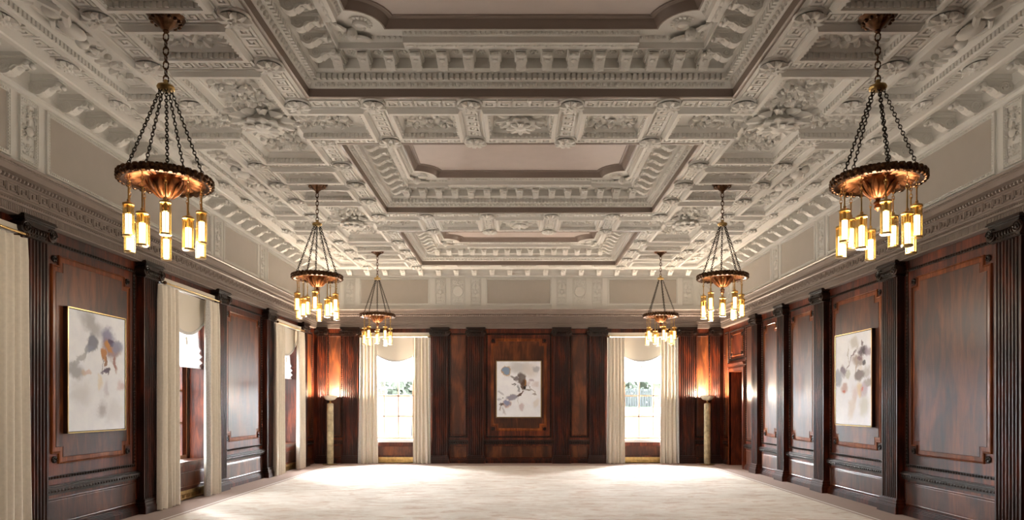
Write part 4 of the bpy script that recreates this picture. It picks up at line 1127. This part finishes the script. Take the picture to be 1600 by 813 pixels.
# ------------------------------------------------------------------ chandeliers
def link_torus(mb, c, d, r, w_, th, turn):
    """oval chain link centred at c, long axis d"""
    d = Vector(d).normalized(); u = d.cross(Vector((0.31, 0.9, 0.1))).normalized(); v = d.cross(u)
    if turn: u = v
    pts = []
    for k in range(10):
        a = 2*PI*k/10; pts.append(Vector(c)+d*(r*math.cos(a))+u*(w_*math.sin(a)))
    mb.tube(pts, th, 5, True)
def chain(p0, p1, pitch, r, w_, th):
    mb = MB(); a, b = Vector(p0), Vector(p1); n = max(1, round((b-a).length/pitch))
    for i in range(n): link_torus(mb, a+(b-a)*((i+0.5)/n), b-a, r, w_, th, i % 2)
    return mb
def make_chandelier():
    c = root('chandelier', (0, 0, 0), '', 'chandelier', 'bronze chandeliers')
    mb = MB(); mb.lathe([(0.15, 0.0), (0.155, -0.015), (0.14, -0.03), (0.115, -0.05), (0.075, -0.085), (0.04, -0.115), (0.022, -0.13), (0.026, -0.14), (0.012, -0.155), (0.0, -0.16)], 32, mod=lambda th, k: 1+0.05*math.cos(th*14)*(1 < k < 6))
    for k in range(14):
        a = 2*PI*k/14; mb.ell((0.112*math.cos(a), 0.112*math.sin(a), -0.058), (0.02, 0.02, 0.016), 6, 4)
    link('canopy', mb.mesh('canopy', 'bronze'), c)
    link('upper_chain', chain((0, 0, -0.155), (0, 0, -0.575), 0.058, 0.037, 0.021, 0.0065).mesh('upper_chain', 'bronze'), c)
    mb = MB(); mb.lathe([(0.0, -0.545), (0.016, -0.55), (0.022, -0.575), (0.03, -0.585), (0.066, -0.60), (0.072, -0.615), (0.066, -0.63), (0.045, -0.64), (0.0, -0.645)], 24); link('collar', mb.mesh('collar', 'brass'), c)
    Rr = 0.335; zr = -1.40
    for k in range(5):
        a = 2*PI*k/5+0.04+PI/2*3
        link('chain', chain((0.04*math.cos(a), 0.04*math.sin(a), -0.63), (0.30*math.cos(a), 0.30*math.sin(a), zr+0.04), 0.030, 0.0205, 0.0125, 0.0042).mesh('chain', 'iron'), c)
    mb = MB(); ring = [(Rr*math.cos(2*PI*i/48), Rr*math.sin(2*PI*i/48), zr) for i in range(48)]
    mb.tube(ring, 0.034, 8, True)
    for k in range(34):
        a = 2*PI*k/34
        mb.ell(((Rr+0.018)*math.cos(a), (Rr+0.018)*math.sin(a), zr+0.016), (0.027, 0.027, 0.024), 7, 5)
        a += PI/34
        mb.ell(((Rr+0.02)*math.cos(a), (Rr+0.02)*math.sin(a), zr-0.018), (0.025, 0.025, 0.022), 7, 5)
        mb.ell(((Rr-0.006)*math.cos(a), (Rr-0.006)*math.sin(a), zr+0.034), (0.022, 0.022, 0.016), 6, 4)
    link('wreath_ring', mb.mesh('wreath_ring', 'bronze'), c)
    mb = MB(); fl_ = lambda th, k: 1
    n = 96; prof = [(0.315, zr-0.015), (0.29, zr-0.005), (0.25, zr+0.012), (0.19, zr+0.022), (0.13, zr+0.008)]
    vs = []; fs = []
    for k, (r, z) in enumerate(prof):
        for i in range(n): th = 2*PI*i/n; dz = 0.008*math.cos(th*24)*(0 < k < 4); vs.append((r*math.cos(th), r*math.sin(th), z+dz))
    for k in range(len(prof)-1):
        for i in range(n): fs.append((k*n+i, k*n+(i+1) % n, (k+1)*n+(i+1) % n, (k+1)*n+i))
    mb.add(vs, fs)
    mb.lathe([(0.30, zr+0.02), (0.16, zr+0.045), (0.0, zr+0.05)], 40, cap=False)
    link('fluted_pan', mb.mesh('fluted_pan', 'copper'), c)
    mb = MB(); mb.lathe([(0.135, zr+0.012), (0.132, zr-0.02), (0.115, zr-0.06), (0.085, zr-0.105), (0.05, zr-0.14), (0.028, zr-0.155)], 40, mod=lambda th, k: 1+0.04*math.cos(th*10)*(k > 0))
    for k in range(10):
        a = 2*PI*k/10; ca, sa = math.cos(a), math.sin(a)
        def F(x, y, o, ca=ca, sa=sa):   # x: down the bowl, y: sideways, o: out
            t = x/0.17; r = 0.118*(1-t)**0.7+0.028; zz = zr-0.015-0.14*t
            r += o*0.8; return (r*ca-y*(1-0.6*t)*sa, r*sa+y*(1-0.6*t)*ca, zz-o*0.3)
        mb.leaf(0.0, 0, 0, 0.16, 0.075, 0.024, 0.004, 0.2, F)
    link('acanthus_bowl', mb.mesh('acanthus_bowl', 'copper'), c)
    mb = MB(); mb.lathe([(0.02, zr-0.15), (0.018, zr-0.17), (0.034, zr-0.185), (0.034, zr-0.20), (0.018, zr-0.205), (0.03, zr-0.22), (0.028, zr-0.235), (0.012, zr-0.25), (0.0, zr-0.265)], 16); link('finial', mb.mesh('finial', 'copper'), c)
    # pendant lamps: meshes once, objects ten times
    def ring_prof(r): return [(r, 0), (r+0.004, 0.004), (r+0.004, 0.014), (r, 0.018), (r-0.008, 0.018), (r-0.008, 0)]
    L = 0.265
    mb = MB(); mb.lathe([(0.036, 0.0), (0.036, L)], 32, mod=lambda th, k: 1+0.045*math.cos(th*16), cap=False); g_me = mb.mesh('glass_tube', 'amber', True, 60)
    mb = MB(); mb.lathe([(0.0, 0.016), (0.023, 0.020), (0.024, 0.185), (0.0, 0.188)], 12, cap=False); b_me = mb.mesh('bulb', 'bulb')
    mb = MB(); mb.lathe(ring_prof(0.040), 24, (0, 0, -0.002)); 
    for k in range(8):
        a = 2*PI*k/8; mb.tube([(0.040*math.cos(a), 0.040*math.sin(a), 0.0), (0.040*math.cos(a), 0.040*math.sin(a), L)], 0.0017, 4)
    ri_me = mb.mesh('cage', 'gold')
    mb = MB(); mb.lathe([(0.040, 0), (0.045, 0.003), (0.045, 0.016), (0.036, 0.022), (0.012, 0.03), (0.012, 0.05), (0.006, 0.055)], 24, (0, 0, L-0.01)); mb.lathe([(0.014, -0.07), (0.014, 0.0)], 10, (0, 0, L)); t_me = mb.mesh('socket_cap', 'gold')
    rods = {}
    for k in range(10):
        a = 2*PI*k/10+0.31; z0 = (-2.02, -1.925)[k % 2]; top = zr-0.02-(z0+L)
        if k % 2 not in rods:
            mb = MB(); mb.tube([(0, 0, L+0.03), (0, 0, L+top*0.62)], 0.006, 8); mb.ell((0, 0, L+top*0.62), (0.009, 0.009, 0.012), 8, 5)
            q = chain((0, 0, L+top*0.62), (0, 0, L+top), 0.03, 0.02, 0.011, 0.003); mb.v, o = mb.v+q.v, len(mb.v); mb.f += [[i+o for i in f] for f in q.f]; mb.m += q.m
            rods[k % 2] = mb.mesh('hanging_rod', 'brass')
        p = link('pendant_lamp', rods[k % 2], c, (0.285*math.cos(a), 0.285*math.sin(a), z0))
        link('glass_tube', g_me, p, label='amber ribbed glass tube'); link('bulb', b_me, p, label='glowing warm tube bulb'); link('cage', ri_me, p); link('socket_cap', t_me, p)
    l = bpy.data.lights.new('chandelier_glow', 'POINT'); l.energy = CHAND_W; l.color = (1.0, 0.90, 0.77); l.shadow_soft_size = 0.22
    link('lamp_light', l, c, (0, 0, -2.0))
    return c
ch = make_chandelier()
rows = [('nearest the camera', BAYS[0]), ('middle of its row', BAYS[1]), ('nearest the end wall', BAYS[2])]
first = True
for side, x in (('left', -3.01), ('right', 3.01)):
    for (nm, y) in rows:
        o = ch if first else copy_tree(ch); first = False
        o.location = (x, y, ZR-0.002); o.rotation_euler.z = {-3.01: (0.47, 0.18, 0.80), 3.01: (-0.28, 0.36, 0.02)}[x][BAYS.index(y)]
        o['label'] = 'bronze chandelier with ten glass tube lamps on the %s side, %s' % (side, nm)

# ------------------------------------------------------------------ floor lamps
def make_lamp():
    r = root('floor_lamp', (0, 0, 0), '', 'floor lamp', 'column floor lamps in the far corners')
    mb = MB(); mb.lathe([(0.18, 0.0), (0.18, 0.012), (0.17, 0.018), (0.085, 0.022)], 32); link('base', mb.mesh('lamp_base', 'brass'), r)
    mb = MB(); mb.lathe([(0.080, 0.02), (0.080, 0.9), (0.078, 1.47), (0.07, 1.485)], 28); link('column', mb.mesh('lamp_column', 'stone'), r)
    mb = MB(); mb.lathe([(0.06, 1.48), (0.03, 1.50), (0.014, 1.515), (0.014, 1.53), (0.026, 1.54), (0.026, 1.55), (0.014, 1.56)], 20); link('neck', mb.mesh('lamp_neck', 'brass'), r)
    mb = MB(); mb.lathe([(0.02, 1.555), (0.07, 1.562), (0.12, 1.585), (0.155, 1.63), (0.165, 1.675), (0.155, 1.675), (0.145, 1.635), (0.11, 1.597), (0.06, 1.577), (0.0, 1.575)], 32); link('bowl', mb.mesh('lamp_bowl', 'alabaster'), r)
    mb = MB(); mb.ell((0, 0, 1.615), (0.035, 0.035, 0.03), 10, 6); link('bulb', mb.mesh('lamp_bulb', 'bulb'), r)
    l = bpy.data.lights.new('uplight', 'POINT'); l.energy = LAMP_W; l.color = (1.0, 0.79, 0.57); l.shadow_soft_size = 0.05
    link('lamp_light', l, r, (0, 0, 1.655))
    return r
fl1 = make_lamp(); fl1.location = (-4.57, 16.55, 0.0); fl1['label'] = 'column floor lamp with glowing bowl in the far left corner'
fl2 = copy_tree(fl1); fl2.location = (4.57, 16.55, 0.0); fl2['label'] = 'column floor lamp with glowing bowl in the far right corner by the door'

# ------------------------------------------------------------------ outside
mb = MB(); mb.box(-60, 60, -50, 80, -0.9, -0.8); g = struct(link('ground', mb.mesh('ground', 'pave', False)))
mb = MB(); mb.add([(2, 28, 1.08), (16, 28, 1.08), (16, 36, 1.36), (2, 36, 1.36), (2, 28.0, -0.8), (16, 28.0, -0.8), (16, 36, -0.8), (2, 36, -0.8)], [(0, 1, 2, 3), (0, 3, 7, 4), (1, 5, 6, 2), (3, 2, 6, 7)])
tag(link('lawn', mb.mesh('lawn', 'grass', False)), 'strip of bright green lawn seen through the right end-wall window', 'lawn')
mb = MB(); mb.box(2, 16, 27.7, 27.98, -0.8, 1.08); mb.box(2, 16, 27.65, 27.99, 1.0, 1.09); tag(link('retaining_wall', mb.mesh('retaining_wall', 'render', False)), 'low white wall in front of the lawn outside the right end-wall window', 'wall')
mb = MB(); mb.box(-14, 1.8, 33.0, 33.3, -0.8, 1.9); mb.box(-14, 1.8, 32.95, 33.35, 1.84, 1.95); tag(link('garden_wall', mb.mesh('garden_wall', 'render', False)), 'white garden wall below the trees outside the left end-wall window', 'wall')
def tree(x, y, h, r, seed, label):
    rnd = random.Random(seed); t = root('tree', (x, y, -0.8), label, 'tree', 'trees outside the end-wall windows')
    mb = MB(); mb.tube([(0, 0, 0), (0.1, 0, h*0.35), (0, 0.1, h*0.7)], 0.2, 8, radii=[0.22, 0.16, 0.08]); link('trunk', mb.mesh('trunk', 'bark'), t)
    mb = MB()
    for k in range(700):
        a, b, q = rnd.uniform(0, 2*PI), rnd.uniform(-1, 1), rnd.random()**0.4
        s = math.sqrt(1-b*b); p = (r*q*s*math.cos(a), r*q*s*math.sin(a), h*0.62+h*0.36*q*b)
        e = rnd.uniform(0.12, 0.3); d = Vector((rnd.uniform(-1, 1), rnd.uniform(-1, 1), rnd.uniform(-1, 1))).normalized(); u = d.orthogonal().normalized()*e; v = d.cross(u)
        P0 = Vector(p); mb.add([tuple(P0+u), tuple(P0+v), tuple(P0-u), tuple(P0-v)], [(0, 1, 2, 3)])
    link('crown', mb.mesh('crown', 'leaf', False), t)
for i, (x, y, h, r) in enumerate([(-11.2, 40, 4.2, 2.2), (-6.3, 40, 4.4, 2.3), (1.5, 41, 4.2, 2.3), (6.4, 40, 4.4, 2.3), (11.2, 41, 4.4, 2.3)]):
    tree(x, y, h, r, i+3, ['leafy tree far outside, leftmost beyond the left end-wall window', 'leafy tree far outside, behind the left end-wall window bars', 'leafy tree outside between the two end-wall windows', 'leafy tree outside behind the fence in the right window', 'leafy tree outside at the right edge of the right window'][i])
mb = MB()
for k in range(90): x = 2.0+k*0.13; mb.box(x, x+0.10, 36.0, 36.04, 1.34, 2.3)
f = root('garden_fence', (0, 0, 0), 'grey board fence beyond the lawn outside the right end-wall window', 'fence')
link('boards', mb.mesh('boards', 'fence', False), f)
mb = MB(); mb.box(2, 13.7, 36.05, 36.1, 1.5, 1.58); mb.box(2, 13.7, 36.05, 36.1, 2.1, 2.18); link('rails', mb.mesh('rails', 'fence', False), f)
hr = root('stair_handrail', (-4.55, 26.0, -0.8), 'bent metal stair handrails outside the left end-wall window', 'handrail')
for k in range(2):
    mb = MB(); x = k*0.5
    mb.tube([(x, 0, 0), (x, 0, 2.0), (x+0.15, 0.25, 2.45), (x+0.5, 1.0, 2.6)], 0.025, 6); mb.tube([(x+0.5, 1.0, 2.6), (x+0.5, 1.0, 0)], 0.025, 6)
    link('rail', mb.mesh('rail', 'steel'), hr)
